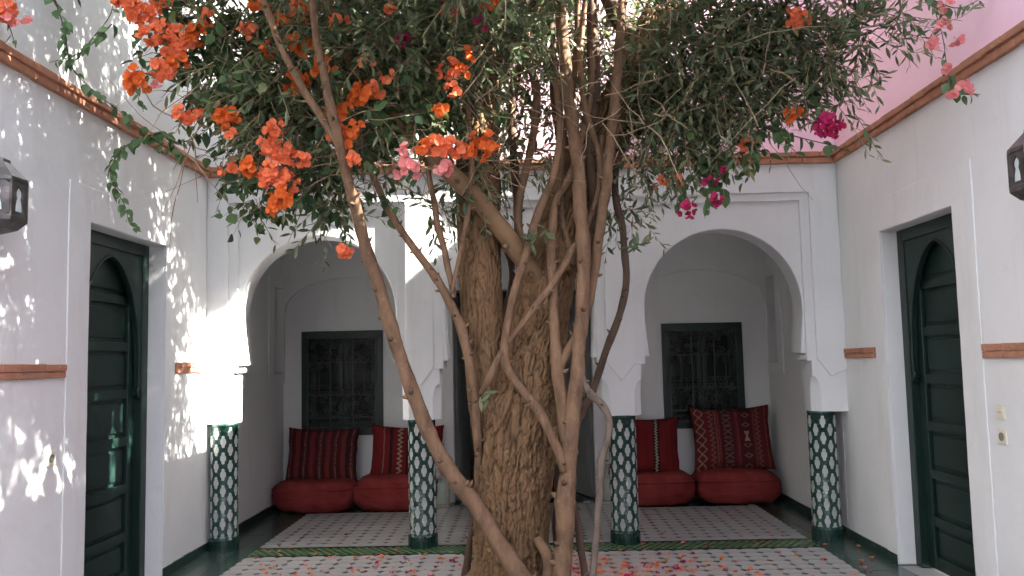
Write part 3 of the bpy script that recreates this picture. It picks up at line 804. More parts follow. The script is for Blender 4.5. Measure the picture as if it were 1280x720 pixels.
# ================================================================== tree
tr = thing('olive_tree', (-.12, 5.0, 0), 'old olive tree with a thick furrowed double trunk in the middle of the courtyard', 'tree')
def wpts(rows):                          # (px, py, width px, Y) rows -> (x,y,z,r)
    out = []
    for px, py, wd, Y in rows:
        p = at(px, py, Y); out.append((p.x, p.y, p.z, wd*.455*Y/FPX))
    return out
def bark_tube(rows, name, parent, amp=.034, sides=250, seed=0):
    rows = [(a, b, c, d*1.07) for a, b, c, d in rows]; P = spline(rows, .0065); mb = MB(); pts = [Vector(p[:3]) for p in P]
    mb.tube(pts, list(P[:, 3]), sides)
    n = sides; k = len(pts); run = 0; cols = []
    for i in range(k):
        c = pts[i]
        if i: run += (pts[i]-pts[i-1]).length
        for j in range(n):
            v = Vector(mb.v[i*n+j]); d = v-c; r = d.length; a = 2*PI*j/n
            q = Vector((math.cos(a)*r*22+seed, math.sin(a)*r*22, run*4.6))
            q += Vector((noise.noise(q*.9+Vector((5, 0, 0))), noise.noise(q*.9+Vector((0, 9, 0))), noise.noise(q*.6)))*.55
            wob = noise.noise(Vector((math.cos(a)*1.7+seed, math.sin(a)*1.7, run*1.3)))*.08
            f1 = min(1, abs(noise.noise(q))/.13); f2 = min(1, abs(noise.noise(q*2.2+Vector((3, 7, 1))))/.17); f3 = min(1, abs(noise.noise(q*4.6+Vector((1, 4, 8))))/.25)
            h = .44*f1+.33*f2+.23*f3
            fine = noise.noise(q*9)*.15
            tone = min(1, max(0, h*.85+fine+.12*noise.noise(q*.25)))
            cols.append((.020+.190*tone**1.2, .012+.116*tone**1.2, .006+.064*tone**1.2, 1))
            mb.v[i*n+j] = tuple(v + d.normalized()*(wob*r + amp*(h-.85) + amp*fine))
    o = mb.build(name, 'bark', parent, True)
    ca = o.data.color_attributes.new('pattern', 'FLOAT_COLOR', 'POINT'); ca.data.foreach_set('color', np.array(cols, 'f').ravel())
    return o
bark_tube([(-.16, 4.98, -.05, .34), (-.15, 5.0, .12, .275)] + wpts([(638, 712, 94, 5.0), (640, 640, 94, 5.0), (642, 580, 98, 5.0), (650, 520, 100, 5.0), (662, 460, 86, 5.03), (674, 400, 74, 5.05), (690, 330, 66, 5.06), (706, 270, 62, 5.1), (730, 210, 58, 5.15), (768, 140, 52, 5.2), (805, 60, 46, 5.3), (850, -40, 36, 5.4), (900, -160, 24, 5.5)]), 'trunk', tr, seed=1)
bark_tube(wpts([(628, 590, 60, 5.03), (616, 510, 60, 5.02), (608, 450, 54, 5.0), (603, 390, 52, 5.0), (600, 330, 54, 5.0), (597, 270, 56, 5.02), (596, 210, 56, 5.05), (600, 150, 50, 5.1), (606, 70, 46, 5.15), (600, -30, 40, 5.2), (580, -150, 28, 5.3)]), 'trunk', tr, .021, 150, 5)
def vine(rows, name, parent, material='vine', step=.016, n=12, knob=.16, seed=0):
    P = spline(rows, step); mb = MB()
    rr = [p[3]*(1+knob*noise.noise(Vector((p[0]*9+seed, p[1]*9, p[2]*11)))+knob*.8*max(0, noise.noise(Vector((seed, 3, p[2]*26))))**1) for p in P]
    pts = [Vector(p[:3])+Vector((noise.noise(Vector((p[2]*5, seed, 0))), noise.noise(Vector((p[2]*5, seed, 9))), 0))*.010 for p in P]
    mb.tube(pts, rr, n)
    vr = random.Random(int(seed*10)+3)
    for i in range(3, len(pts)-3):       # stubs of old thorns and side shoots
        if vr.random() < .16 and rr[i] < .09:
            t = (pts[i+1]-pts[i]).normalized(); o_ = (t.orthogonal().normalized()); o_.rotate(Matrix.Rotation(vr.uniform(0, 6.28), 3, t)); L_ = vr.uniform(.008, .020)+rr[i]*.3
            mb.tube([pts[i]+o_*rr[i]*.7, pts[i]+o_*(rr[i]+L_*.5)+t*L_*.25, pts[i]+o_*(rr[i]+L_)+t*L_*.6], [rr[i]*.45+.001, rr[i]*.22+.001, .0012], 6)
    return mb.build(name, material, parent, True)
vine(wpts([(698, 395, 26, 5.12), (672, 352, 27, 4.97), (650, 318, 27, 4.88), (605, 258, 26, 4.78), (560, 214, 25, 4.7), (515, 165, 22, 4.55), (478, 128, 19, 4.48), (440, 80, 16, 4.45), (410, 10, 16, 4.5), (380, -80, 12, 4.5)]), 'limb', tr, 'limb', n=16, seed=3)
for i, rows in enumerate([
    [(740, 300, 20, 5.2), (700, 160, 16, 5.3), (690, 60, 14, 5.35), (680, -60, 10, 5.4)],
    [(770, 150, 24, 5.2), (850, 110, 16, 5.1), (930, 90, 11, 5.0), (1010, 60, 7, 4.9), (1090, 40, 4, 4.8)],
    [(760, 165, 18, 5.2), (840, 160, 12, 5.25), (920, 150, 8, 5.3), (975, 165, 4, 5.3)],
    [(597, 200, 24, 5.05), (560, 120, 18, 5.0), (520, 60, 14, 4.9), (470, 0, 10, 4.8)],
    [(604, 120, 26, 5.1), (650, 40, 20, 5.1), (700, -40, 14, 5.1)],
    [(800, 70, 26, 5.3), (760, 0, 20, 5.2), (720, -80, 12, 5.1)],
    [(810, 60, 22, 5.3), (900, -10, 14, 5.2), (1000, -60, 9, 5.0), (1090, -90, 5, 4.8)]]):
    vine(wpts(rows), 'branch', tr, 'vinedark', seed=20+i)

# ================================================================== bougainvilleas
bo = thing('bougainvillea', (.1, 4.75, 0), 'orange and coral bougainvillea with bare twisting stems climbing the olive tree', 'bougainvillea')
bmg = thing('bougainvillea', (.75, 5.35, 0), 'crimson bougainvillea hanging from the right side of the crown, with a dark bowed stem', 'bougainvillea')
bpk = thing('bougainvillea', (2.2, 5.0, 3.4), 'pale pink bougainvillea spray trailing over the cornice of the right wall', 'bougainvillea')
blw = thing('bougainvillea', (-2.45, 4.7, 3.6), 'bougainvillea trailing dark leaves over the cornice of the left wall', 'bougainvillea')
STEMS = [
 ('vine', [(712, 800, 25.2, 4.55), (652, 722, 24.4, 4.58), (600, 642, 21.8, 4.6), (545, 560, 20.2, 4.6), (520, 500, 19.3, 4.6), (498, 440, 18.5, 4.6), (474, 360, 17.6, 4.6), (452, 290, 16.0, 4.5), (434, 220, 15.1, 4.35), (422, 170, 14.3, 4.22), (408, 110, 12.6, 4.12), (395, 40, 10.9, 4.06), (380, -60, 9.2, 4.05), (350, -160, 6.7, 4.05)]),
 ('vine', [(424, 178, 11.8, 4.24), (405, 148, 11.8, 4.2), (375, 105, 10.9, 4.12), (345, 45, 10.1, 4.05), (322, -20, 9.2, 4.02), (290, -120, 6.7, 4.0)]),
 ('vine', [(604, 650, 9, 5.0), (598, 600, 10, 4.93), (597, 555, 11, 4.86), (594, 505, 11, 4.84), (586, 455, 12, 4.8), (576, 410, 13, 4.8), (558, 370, 12, 4.78), (530, 327, 11, 4.75), (490, 270, 10, 4.7), (467, 222, 9, 4.65), (450, 150, 7, 4.6), (430, 80, 5, 4.6)]),
 ('vine', [(566, 372, 8, 4.76), (557, 320, 9, 4.74), (547, 280, 9, 4.72), (538, 225, 8, 4.7), (520, 130, 7, 4.7), (505, 20, 5, 4.7)]),
 ('vine', [(566, 365, 6, 4.74), (576, 310, 7, 4.7), (587, 255, 7, 4.66), (590, 200, 7, 4.62), (582, 110, 7, 4.6), (575, 20, 6, 4.6), (570, -60, 5, 4.6)]),
 ('vine', [(690, 820, 30, 4.7), (697, 770, 27, 4.7), (702, 712, 25, 4.7), (706, 650, 25, 4.7), (707, 622, 29, 4.7), (710, 590, 22, 4.7), (714, 545, 21, 4.7), (722, 450, 20, 4.72), (729, 350, 20, 4.75), (727, 270, 19, 4.78), (720, 190, 18, 4.8), (708, 100, 17, 4.82), (702, 20, 16, 4.85), (700, -80, 12, 4.9)]),
 ('vine', [(709, 578, 14, 4.72), (704, 520, 16, 4.72), (697, 462, 17, 4.73), (693, 400, 14, 4.76), (690, 333, 13, 4.8), (693, 257, 12, 4.85), (708, 230, 11, 4.87), (722, 190, 10, 4.9), (738, 120, 9, 4.95), (742, 0, 8, 5.0)]),
 ('vine', [(697, 460, 14, 4.73), (719, 425, 14, 4.79), (735, 380, 14, 4.82), (748, 300, 15, 4.83), (757, 233, 15, 4.83), (764, 170, 15, 4.85), (772, 90, 14, 4.85), (778, 0, 12, 4.9), (790, -80, 9, 4.9)]),
 ('vine', [(706, 590, 12, 4.68), (698, 562, 13, 4.67), (672, 513, 12, 4.68), (640, 472, 12, 4.72), (629, 445, 12, 4.74), (638, 390, 11, 4.76), (657, 323, 12, 4.78), (674, 265, 12, 4.8), (693, 215, 11, 4.82), (700, 150, 10, 4.84), (690, 60, 9, 4.85)]),
 ('vine', [(636, 428, 7, 4.74), (660, 394, 9, 4.73), (688, 358, 10, 4.72), (722, 305, 10, 4.82), (745, 250, 8, 4.9), (752, 170, 7, 4.95)]),
 ('vine', [(628, 440, 10, 4.73), (612, 472, 11, 4.76), (600, 492, 8, 4.84)]),
 ('vinegrey', [(726, 466, 8, 4.70), (737, 490, 10, 4.70), (752, 506, 10, 4.68), (760, 524, 10, 4.66), (759, 550, 9, 4.64), (753, 575, 10, 4.62), (750, 612, 10, 4.6), (747, 660, 9, 4.58), (741, 725, 10, 4.56), (735, 800, 11, 4.55)]),
 ('vinedark', [(710, 612, 10, 4.75), (719, 640, 10, 4.78), (725, 680, 10, 4.8), (730, 720, 10, 4.82), (733, 780, 11, 4.85)]),
 ('vinedark', [(570, 790, 14, 5.3), (582, 715, 11, 5.27), (592, 650, 9, 5.25), (600, 600, 8, 5.25)]),
 ('vine', [(676, 760, 20, 4.72), (686, 706, 17, 4.76), (672, 672, 12, 4.8)]),
 ('vine', [(655, 330, 10, 4.95), (648, 260, 11, 4.95), (662, 190, 11, 5.0), (672, 130, 12, 5.0), (660, 60, 10, 5.0), (650, -60, 8, 5.0)]),
 ('vinedark', [(618, 300, 9, 5.2), (622, 230, 10, 5.2), (610, 160, 10, 5.2), (620, 80, 9, 5.2), (640, -20, 7, 5.2)]),
 ('vinedark', [(650, 320, 12, 5.3), (645, 230, 12, 5.3), (640, 140, 11, 5.3), (655, 40, 9, 5.3), (650, -60, 7, 5.3)]),
 ('vinedark', [(740, 340, 11, 4.95), (742, 250, 14, 4.97), (738, 170, 18, 4.98), (742, 90, 18, 5.0), (738, 0, 15, 5.0), (730, -80, 10, 5.0)]),
 ('vine', [(716, 330, 9, 4.92), (700, 250, 9, 4.95), (705, 170, 9, 4.98), (718, 90, 10, 5.0), (722, 0, 8, 5.0)]),
 ('vine', [(756, 260, 8, 4.9), (748, 190, 9, 4.92), (730, 130, 9, 4.9), (726, 60, 8, 4.9), (735, -30, 7, 4.9)]),
 ('vinedark', [(600, 560, 9, 5.35), (610, 480, 10, 5.35), (628, 410, 9, 5.35), (640, 340, 9, 5.3), (620, 290, 8, 5.3)]),
 ('vinedark', [(670, 620, 12, 5.3), (690, 590, 12, 5.3), (705, 560, 11, 5.28)]),
]
for i, (mt, rows) in enumerate(STEMS): vine(wpts(rows), 'stem', bo, mt, seed=i*1.7)
vine([(.14, 5.2, 0, .028)]+wpts([(700, 572, 11, 5.2), (726, 520, 10, 5.15), (740, 491, 10, 5.15), (757, 440, 10, 5.15), (776, 388, 10, 5.15), (783, 343, 10, 5.15), (778, 290, 10, 5.15), (769, 240, 10, 5.15), (774, 200, 9, 5.15), (800, 140, 8, 5.1), (840, 90, 7, 5.1), (870, 20, 6, 5.1)]), 'stem', bmg, 'vinedark', seed=50)

# ---- leaf templates ------------------------------------------------
def tmpl_olive():                        # unit length along +y
    return np.array([(0, 0, 0), (.11, .30, .02), (-.11, .30, .02), (.12, .62, .0), (-.12, .62, .0), (0, 1, -.06), (0, .45, -.02)]), [(0, 1, 6), (0, 6, 2), (1, 3, 6), (2, 6, 4), (3, 5, 6), (4, 6, 5)]
def tmpl_vine():
    return np.array([(0, 0, 0), (.20, .06, .04), (-.20, .06, .04), (.36, .30, .07), (-.36, .30, .07), (.27, .62, .03), (-.27, .62, .03), (0, 1, -.10), (0, .42, -.03)]), \
        [(0, 1, 8), (0, 8, 2), (1, 3, 8), (2, 8, 4), (3, 5, 8), (4, 8, 6), (5, 7, 8), (6, 8, 7)]
OL, OLF = tmpl_olive(); VL, VLF = tmpl_vine()
def leaf_mesh(T_, F_, name, material):
    me = bpy.data.meshes.new(name); me.from_pydata([tuple(p) for p in T_], [], F_); me.materials.append(M[material])
    me.polygons.foreach_set('use_smooth', [True]*len(F_)); return me
me_ol = [leaf_mesh(OL*np.array([s, 1, q]), OLF, 'leaf', 'olive') for s, q in ((1, 1), (.85, 3), (1.15, -2))]
me_vl = [leaf_mesh(VL*np.array([s, 1, q]), VLF, 'leaf', 'bleaf') for s, q in ((1, 1), (.85, 2.2), (1.1, -.5))]
def frames(D, N):                        # rows of direction and rough normal -> (m,3,3) with columns x,y,z
    D = D/np.linalg.norm(D, axis=1, keepdims=True)
    X = np.cross(D, N); X /= np.linalg.norm(X, axis=1, keepdims=True)+1e-9
    Z = np.cross(X, D); return np.stack([X, D, Z], 2)
def bake(name, T_, F_, P, Fm, Sz, material, parent):
    m_ = len(P); n = len(T_)
    V = np.einsum('mij,nj->mni', Fm, T_)*Sz[:, None, None]+P[:, None, :]
    off = np.array(worg(parent)); V = (V-off).reshape(-1, 3)
    F_ = np.array(F_); idx = (F_[None]+(np.arange(m_)*n)[:, None, None]).reshape(-1)
    me = bpy.data.meshes.new(name); me.vertices.add(len(V)); me.vertices.foreach_set('co', V.astype('f').ravel())
    k = len(idx)//3; me.loops.add(len(idx)); me.loops.foreach_set('vertex_index', idx.astype('i'))
    me.polygons.add(k); me.polygons.foreach_set('loop_start', np.arange(k, dtype='i')*3); me.polygons.foreach_set('loop_total', np.full(k, 3, 'i'))
    me.polygons.foreach_set('use_smooth', np.ones(k, bool))
    me.update(calc_edges=True); me.validate(); me.materials.append(M[material])
    return link(name, me, parent, None, 'stuff')

# ---- crown: clumps of twigs ---------------------------------------
CL = []                                  # (centre, radius, number of twigs, kind)
def cl(px, py, rp, Y, n, kind='o', flat=1.0):
    c = at(px, py, Y); CL.append((np.array(c), rp*Y/FPX, int(n*(1.75 if px < 640 else 1.6)), kind, flat))
for a in [ # left part, towards the sun
  (245, 35, 55, 4.6, 42, 'm'), (300, 95, 60, 4.5, 50, 'm'), (325, 25, 70, 4.6, 60, 'o'), (262, 110, 40, 4.7, 24, 'm'), (350, 125, 62, 4.5, 55, 'o'),
  (400, 55, 70, 4.5, 66, 'o'), (440, 140, 60, 4.5, 50, 'm'), (400, 210, 42, 4.7, 26, 'm'), (345, 205, 38, 4.8, 24, 'm'), (430, 262, 34, 4.9, 20, 'o'),
  (480, 60, 75, 4.5, 70, 'o'), (505, 130, 55, 4.55, 44, 'm'), (540, 55, 75, 4.5, 66, 'o'), (560, 140, 45, 4.7, 34, 'm'), (590, 215, 36, 4.9, 18, 'o'),
  (495, 215, 38, 4.9, 22, 'm'), (600, 45, 70, 4.6, 60, 'o'), (540, 262, 24, 5.0, 8, 'o'), (320, 245, 24, 5.0, 9, 'm'), (290, 190, 30, 4.9, 12, 'm'),
  (360, 60, 60, 5.1, 40, 'o'), (450, 90, 70, 5.2, 50, 'o'), (380, 160, 55, 5.2, 36, 'm'), (520, 100, 70, 5.3, 44, 'o'),
  # middle
  (665, 55, 55, 5.85, 40, 'o'), (725, 110, 50, 5.9, 34, 'o'), (775, 40, 50, 5.8, 34, 'o'), (640, 140, 42, 5.8, 20, 'm'), (690, 170, 36, 5.8, 12, 'o'), (610, 60, 50, 5.7, 30, 'm'),
  (690, 25, 55, 4.95, 46, 'o'), (765, 15, 55, 4.95, 42, 'o'), (640, 85, 45, 5.0, 30, 'm'), (705, 75, 45, 5.3, 26, 'o'), (600, 110, 40, 5.2, 22, 'o'),
  (650, 35, 60, 4.7, 44, 'o'), (640, 120, 36, 4.9, 20, 'o'), (700, 30, 50, 5.4, 34, 'o'), (690, 110, 50, 5.6, 26, 'o'), (640, 190, 40, 5.6, 16, 'o'), (745, 40, 50, 5.4, 36, 'o'),
  # right part
  (820, 50, 70, 5.0, 66, 'o'), (880, 45, 70, 4.9, 70, 'o'), (855, 120, 60, 5.0, 60, 'o'), (930, 55, 62, 4.8, 62, 'o'), (915, 120, 55, 4.9, 52, 'o'), (845, 170, 42, 5.0, 36, 'o'),
  (805, 125, 45, 5.3, 36, 'o'), (955, 112, 38, 4.8, 26, 'o'), (1000, 50, 55, 4.7, 48, 'o'), (1035, 72, 40, 4.6, 28, 'o'), (1080, 38, 36, 4.6, 20, 'o'), (1125, 10, 26, 4.5, 9, 'o'),
  (800, 200, 32, 5.1, 16, 'o'), (890, 180, 34, 5.0, 20, 'm'), (1000, 112, 28, 4.8, 11, 'o'), (1060, 130, 18, 4.7, 5, 'o'), (775, 262, 26, 5.2, 9, 'o'), (935, 160, 20, 4.9, 8, 'm'), (960, 20, 60, 4.7, 50, 'o'),
]: cl(*a)
for k in range(330):                     # the crown above the picture
    a = rnd.uniform(0, 2*PI); r = math.sqrt(rnd.random())
    x = -.1+2.3*r*math.cos(a); y = 4.65+1.95*r*math.sin(a)
    z = (4.15+max(0, .45*x) if y > 5.4 else 2.0+.43*y)+rnd.random()*(2.2-1.1*r*r)
    CL.append((np.array((x, y, z)), rnd.uniform(.22, .40), rnd.randint(18, 38), rnd.choice('ooom'), 1))
for k in range(34):                      # its far side, close to the arcade wall
    x = rnd.uniform(-1.6, 1.6); y = rnd.uniform(6.1, 6.6)
    CL.append((np.array((x, y, 4.42+.55*max(x, -.6)+rnd.uniform(0, .9))), rnd.uniform(.22, .34), rnd.randint(22, 38), 'o', 1))
for k in range(13):                      # low outer boughs on the camera side
    x = rnd.uniform(-.4, 1.7); y = 3.84-.16*x+rnd.uniform(-.3, .3)
    CL.append((np.array((x, y, max(3.38+.8*x+rnd.uniform(-.25, .35), 1.78+.43*y))), rnd.uniform(.16, .26), rnd.randint(14, 24), 'o', 1))
SV = np.array(-SUN); GAPS = [((XL-.1, 5.62, 1.05), .34, .88), ((XL-.1, 5.35, .95), .22, .85), ((-2.45, 6.8, 1.75), .30, .7), ((-2.2, 6.85, 2.25), .16, .8)]      # thin places in the crown
def thin(p):
    for q, r, pr in GAPS:
        v = p-np.array(q); t = v@SV
        if np.linalg.norm(v-SV*t) < r and rnd.random() < pr: return True
    return False
oP, oD, oN, oS = [], [], [], []; vP, vD, vN, vS = [], [], [], []
tw = MB()
def twig_at(base, d, ln, kind, stick=True, sz=1.0):
    d = d/np.linalg.norm(d); side = np.cross(d, nrng.normal(size=3)); side /= np.linalg.norm(side)+1e-9
    bend = np.array((0, 0, -1))*rnd.uniform(.05, .45)
    n = int(ln/.025) if kind == 'o' else int(ln/.036)
    pts = []
    for k in range(5):
        t = k/4; pts.append(base+d*ln*t+bend*ln*t*t*.5)
    if stick: tw.tube([tuple(p) for p in pts], [.0032, .0028, .0024, .0019, .0012], 3, False)
    q = np.cross(d, side)
    for k in range(n):
        t = (k+.6)/n; p = base+d*ln*t+bend*ln*t*t*.5
        a = k*2.4+rnd.random(); o_ = side*math.cos(a)+q*math.sin(a)
        if kind == 'o':
            dd = d*.75+o_*.75+bend*.4; oP.append(p); oD.append(dd); oN.append(np.array((0, 0, 1))+nrng.normal(size=3)*.6); oS.append(rnd.uniform(.055, .108)*sz*(1.1-.35*t))
        else:
            dd = d*.25+o_*.8+np.array((0, 0, -.55)); vP.append(p+dd*.012); vD.append(dd); vN.append(np.array((0, 0, 1))+nrng.normal(size=3)*.55); vS.append(rnd.uniform(.044, .092)*sz)
for (c, r, n, kind, flat) in CL:
    for k in range(n):
        o_ = nrng.normal(size=3); o_ /= np.linalg.norm(o_); rr = r*rnd.random()**.5*.85
        base = c+o_*rr
        if thin(base): continue
        d = o_*.7+nrng.normal(size=3)*.6+np.array((0, 0, -.15))
        kk = kind if kind == 'o' else ('v' if rnd.random() < .7 else 'o')
        twig_at(base, d, rnd.uniform(.16, .34) if kk == 'o' else rnd.uniform(.12, .26), kk)
# the tangle of thin dry twigs in the crown
tg = MB()
for k in range(900):
    px, py = rnd.uniform(230, 640), rnd.uniform(-60, 220)
    if px < 330 and py > 190: continue
    if k > 760: px, py = rnd.uniform(680, 1000), rnd.uniform(-60, 170)
    p = np.array(at(px, py, rnd.uniform(4.35, 5.3))); d = nrng.normal(size=3); d[1] *= .5; d /= np.linalg.norm(d)
    ln = rnd.uniform(.15, .55); b = nrng.normal(size=3)*.25
    pts = [tuple(p+d*ln*t+b*ln*t*t+nrng.normal(size=3)*.006) for t in np.linspace(0, 1, 6)]
    r = rnd.uniform(.0018, .0042); tg.tube(pts, [r, r, r*.9, r*.8, r*.65, r*.4], 4, False)

# ---- sprays: named trailing shoots with their own leaves ------------
SPR = {id(bo): [[], [], [], []], id(bmg): [[], [], [], []], id(bpk): [[], [], [], []], id(blw): [[], [], [], []]}
def spray(plant, rows, n, sz=(.052, .084), droop=.8, rad=.004, material='vinedark', both=True):
    pr = spline([(*at(px, py, Y), rad) for px, py, Y in rows], .03)
    rr = [rad*(1-.6*i/len(pr)) for i in range(len(pr))]
    MB().tube([tuple(p[:3]) for p in pr], rr, 6).build('shoot', material, plant, True)
    P, D, N, Z = SPR[id(plant)]
    for k in range(n):
        t = (k+.5)/n; i = min(len(pr)-2, int(t*(len(pr)-1))); p = pr[i][:3]; d = pr[i+1][:3]-p; d /= np.linalg.norm(d)+1e-9
        o_ = np.cross(d, nrng.normal(size=3)); o_ /= np.linalg.norm(o_)+1e-9
        dd = d*.35+o_*.8+np.array((0, 0, -droop)); P.append(p+o_*.006); D.append(dd)
        N.append(np.array((0, -.6, .7))+nrng.normal(size=3)*.4); Z.append(rnd.uniform(*sz)*(1-.35*t))
L = [(blw, [(152, -30, 4.6), (166, 30, 4.6), (178, 80, 4.6), (172, 100, 4.62)], 14), (blw, [(205, 70, 4.7), (190, 88, 4.68), (180, 100, 4.66), (172, 118, 4.65), (180, 140, 4.65)], 10),
     (blw, [(65, -10, 4.4), (80, 35, 4.42), (88, 80, 4.45), (108, 105, 4.5), (150, 140, 4.6), (200, 180, 4.75), (232, 200, 4.85)], 40), (blw, [(140, 30, 4.45), (115, 55, 4.45), (92, 70, 4.45), (62, 78, 4.45)], 11),
     (blw, [(205, 165, 4.8), (180, 172, 4.8), (158, 182, 4.78), (143, 200, 4.76), (138, 220, 4.76), (148, 242, 4.76), (158, 262, 4.76), (162, 280, 4.77), (177, 290, 4.78)], 46),
     (blw, [(-20, -10, 4.0), (8, 25, 4.0), (20, 60, 4.02)], 7), (blw, [(200, 165, 4.8), (222, 178, 4.82), (243, 172, 4.84), (262, 160, 4.8)], 22), (blw, [(95, 75, 4.45), (118, 45, 4.5), (138, 18, 4.5), (145, -20, 4.5)], 2),
     (bo, [(330, 175, 4.9), (300, 200, 5.0), (285, 225, 5.05), (268, 243, 5.1)], 22), (bo, [(318, 200, 5.0), (305, 225, 5.0), (300, 245, 5.0)], 12), (bo, [(345, 230, 4.9), (338, 255, 4.9), (340, 280, 4.9)], 9),
     (bo, [(425, 270, 4.7), (432, 295, 4.68), (430, 318, 4.66)], 5), (bo, [(470, 150, 4.45), (490, 150, 4.4), (520, 130, 4.38), (545, 150, 4.36)], 14), (bo, [(440, 190, 4.4), (460, 200, 4.38), (475, 215, 4.38)], 10),
     (bo, [(280, 100, 4.4), (300, 118, 4.35), (305, 135, 4.35)], 6), (bo, [(470, 110, 4.35), (500, 95, 4.3), (530, 115, 4.3)], 8), (bo, [(460, 240, 4.6), (480, 250, 4.6), (500, 265, 4.6)], 8),
     (bmg, [(870, 180, 5.0), (885, 205, 4.98), (890, 235, 4.96), (885, 270, 4.95)], 18), (bmg, [(885, 200, 5.0), (865, 225, 5.0), (852, 250, 5.0), (846, 262, 5.0)], 14), (bmg, [(940, 150, 4.9), (962, 150, 4.85), (985, 180, 4.8), (1000, 195, 4.8)], 11),
     (bmg, [(1010, 90, 4.7), (1022, 120, 4.68), (1030, 150, 4.66)], 10), (bmg, [(900, 190, 5.0), (905, 215, 5.0), (900, 240, 5.0)], 9), (bmg, [(960, 160, 4.85), (1000, 172, 4.8), (1040, 182, 4.75), (1062, 190, 4.72)], 9),
     (bpk, [(1150, -60, 4.7), (1165, 0, 4.6), (1178, 45, 4.5), (1183, 80, 4.45), (1186, 95, 4.42)], 12), (bpk, [(1186, 95, 4.42), (1190, 112, 4.4), (1205, 118, 4.4), (1225, 118, 4.4)], 9), (bpk, [(1165, 0, 4.6), (1200, 10, 4.5), (1240, -10, 4.4)], 9)]
for pl, rows, n in L: spray(pl, rows, int(n*1.25), (.062, .105) if pl is bmg else (.052, .088))
for rows in ([(1090, 40, 4.6), (1120, 60, 4.6), (1150, 65, 4.55), (1170, 45, 4.5)], [(1030, 100, 4.7), (1080, 110, 4.65), (1112, 90, 4.6)], [(1130, 20, 4.5), (1190, 25, 4.4), (1225, 5, 4.35)]):
    pr = spline([(*at(px, py, Y), .003) for px, py, Y in rows], .02)
    tw.tube([tuple(p[:3]) for p in pr], .0022, 3, False)
    for i in range(0, len(pr)-1, 1):
        d = pr[i+1][:3]-pr[i][:3]; d /= np.linalg.norm(d); o_ = nrng.normal(size=3); o_[1] *= .4
        oP.append(pr[i][:3]); oD.append(d*.6+o_*.5+np.array((0, 0, -.3))); oN.append(np.array((0, -.8, .5))+nrng.normal(size=3)*.4); oS.append(rnd.uniform(.05, .085))
# leaf shoots low on the stems
for (px, py, Y, n) in ((605, 493, 4.7, 7), (664, 305, 4.7, 10), (680, 290, 4.75, 6), (575, 255, 4.65, 8), (795, 305, 5.1, 12), (760, 280, 5.1, 8)):
    for k in range(n):
        d = nrng.normal(size=3); d[1] = -abs(d[1])*.4
        oP.append(np.array(at(px, py, Y))+nrng.normal(size=3)*.02); oD.append(d); oN.append(np.array((0, -1, .4))+nrng.normal(size=3)*.4); oS.append(rnd.uniform(.05, .09))

def in_view(p):
    d = np.array(p)-np.array(EYEP); z = d@np.array(FW)
    x = 640+FPX*(d@np.array(RT))/z; y = 360-FPX*(d@np.array(UP))/z
    return -10 < x < 1290 and -10 < y < 730
def plant_leaves(P, D, N, Z, T_, F_, meshes, parent, material, most=300):
    P, D, N, Z = np.array(P), np.array(D), np.array(N), np.array(Z); Fm = frames(D, N)
    v = np.array([in_view(p) for p in P]); dist = np.linalg.norm(P-np.array(EYEP), axis=1)
    order = np.argsort(np.where(v, -Z/dist*np.abs(1), 1)); pick = order[:most]; pick = [i for i in pick if v[i]]
    off = worg(parent)
    for i in pick:
        o = bpy.data.objects.new('leaf', meshes[i % len(meshes)]); COL.objects.link(o); o.parent = parent
        mm = Matrix([list(Fm[i][r]) for r in range(3)]).to_4x4()
        o.rotation_euler = mm.to_euler(); o.location = Vector(P[i])-off; o.scale = (Z[i],)*3
    rest = np.ones(len(P), bool); rest[pick] = False
    if rest.any(): bake('foliage', T_, F_, P[rest], Fm[rest], Z[rest], material, parent)
plant_leaves(oP, oD, oN, oS, OL, OLF, me_ol, tr, 'olive', 300)
a, b, c, d = SPR[id(bo)]
plant_leaves(vP+a, vD+b, vN+c, vS+d, VL, VLF, me_vl, bo, 'bleaf', 300)
for pl in (bmg, bpk, blw): plant_leaves(*SPR[id(pl)], VL, VLF, me_vl, pl, 'bleaf', 300)
tw.build('twigs', 'twig', tr, kind='stuff'); tg.build('tangled_twigs', 'twig', bo, kind='stuff')

# ---- flowers: three papery bracts each ------------------------------
def flower_mesh(material, seed):
    r = random.Random(seed); mb = MB()
    for k in range(3):
        a = 2*PI*k/3+r.uniform(-.3, .3); n = 6; L_ = r.uniform(.85, 1.1); wd = r.uniform(.42, .54); curl = r.uniform(.3, 1.1); ph = r.uniform(0, 6)
        vs = []
        for i in range(n):
            t = i/(n-1); ww = wd*math.sin(PI*(.10+.86*t))**.75*(1 if t < 1 else .25); zz = .12+.80*t-.45*t*t*curl; yy = L_*t*.66
            for q in (-1, -.5, 0, .5, 1):
                cup = -.17*(1-q*q)
                lx, ly, lz = q*ww, yy+cup*.7, zz+q*q*.12+.055*math.sin(q*5.5+ph+t*4)+r.uniform(-.035, .035)
                vs.append((lx*math.cos(a)-ly*math.sin(a), lx*math.sin(a)+ly*math.cos(a), lz))
        fs = [(i*5+j, i*5+j+1, i*5+j+6, i*5+j+5) for i in range(n-1) for j in range(4)]
        mb.add(vs, fs)
    me = mb.mesh('flower', material, True); return me
FM = {c: [flower_mesh(c, s) for s in range(5)] for c in ('coral', 'orange', 'magenta', 'rose')}
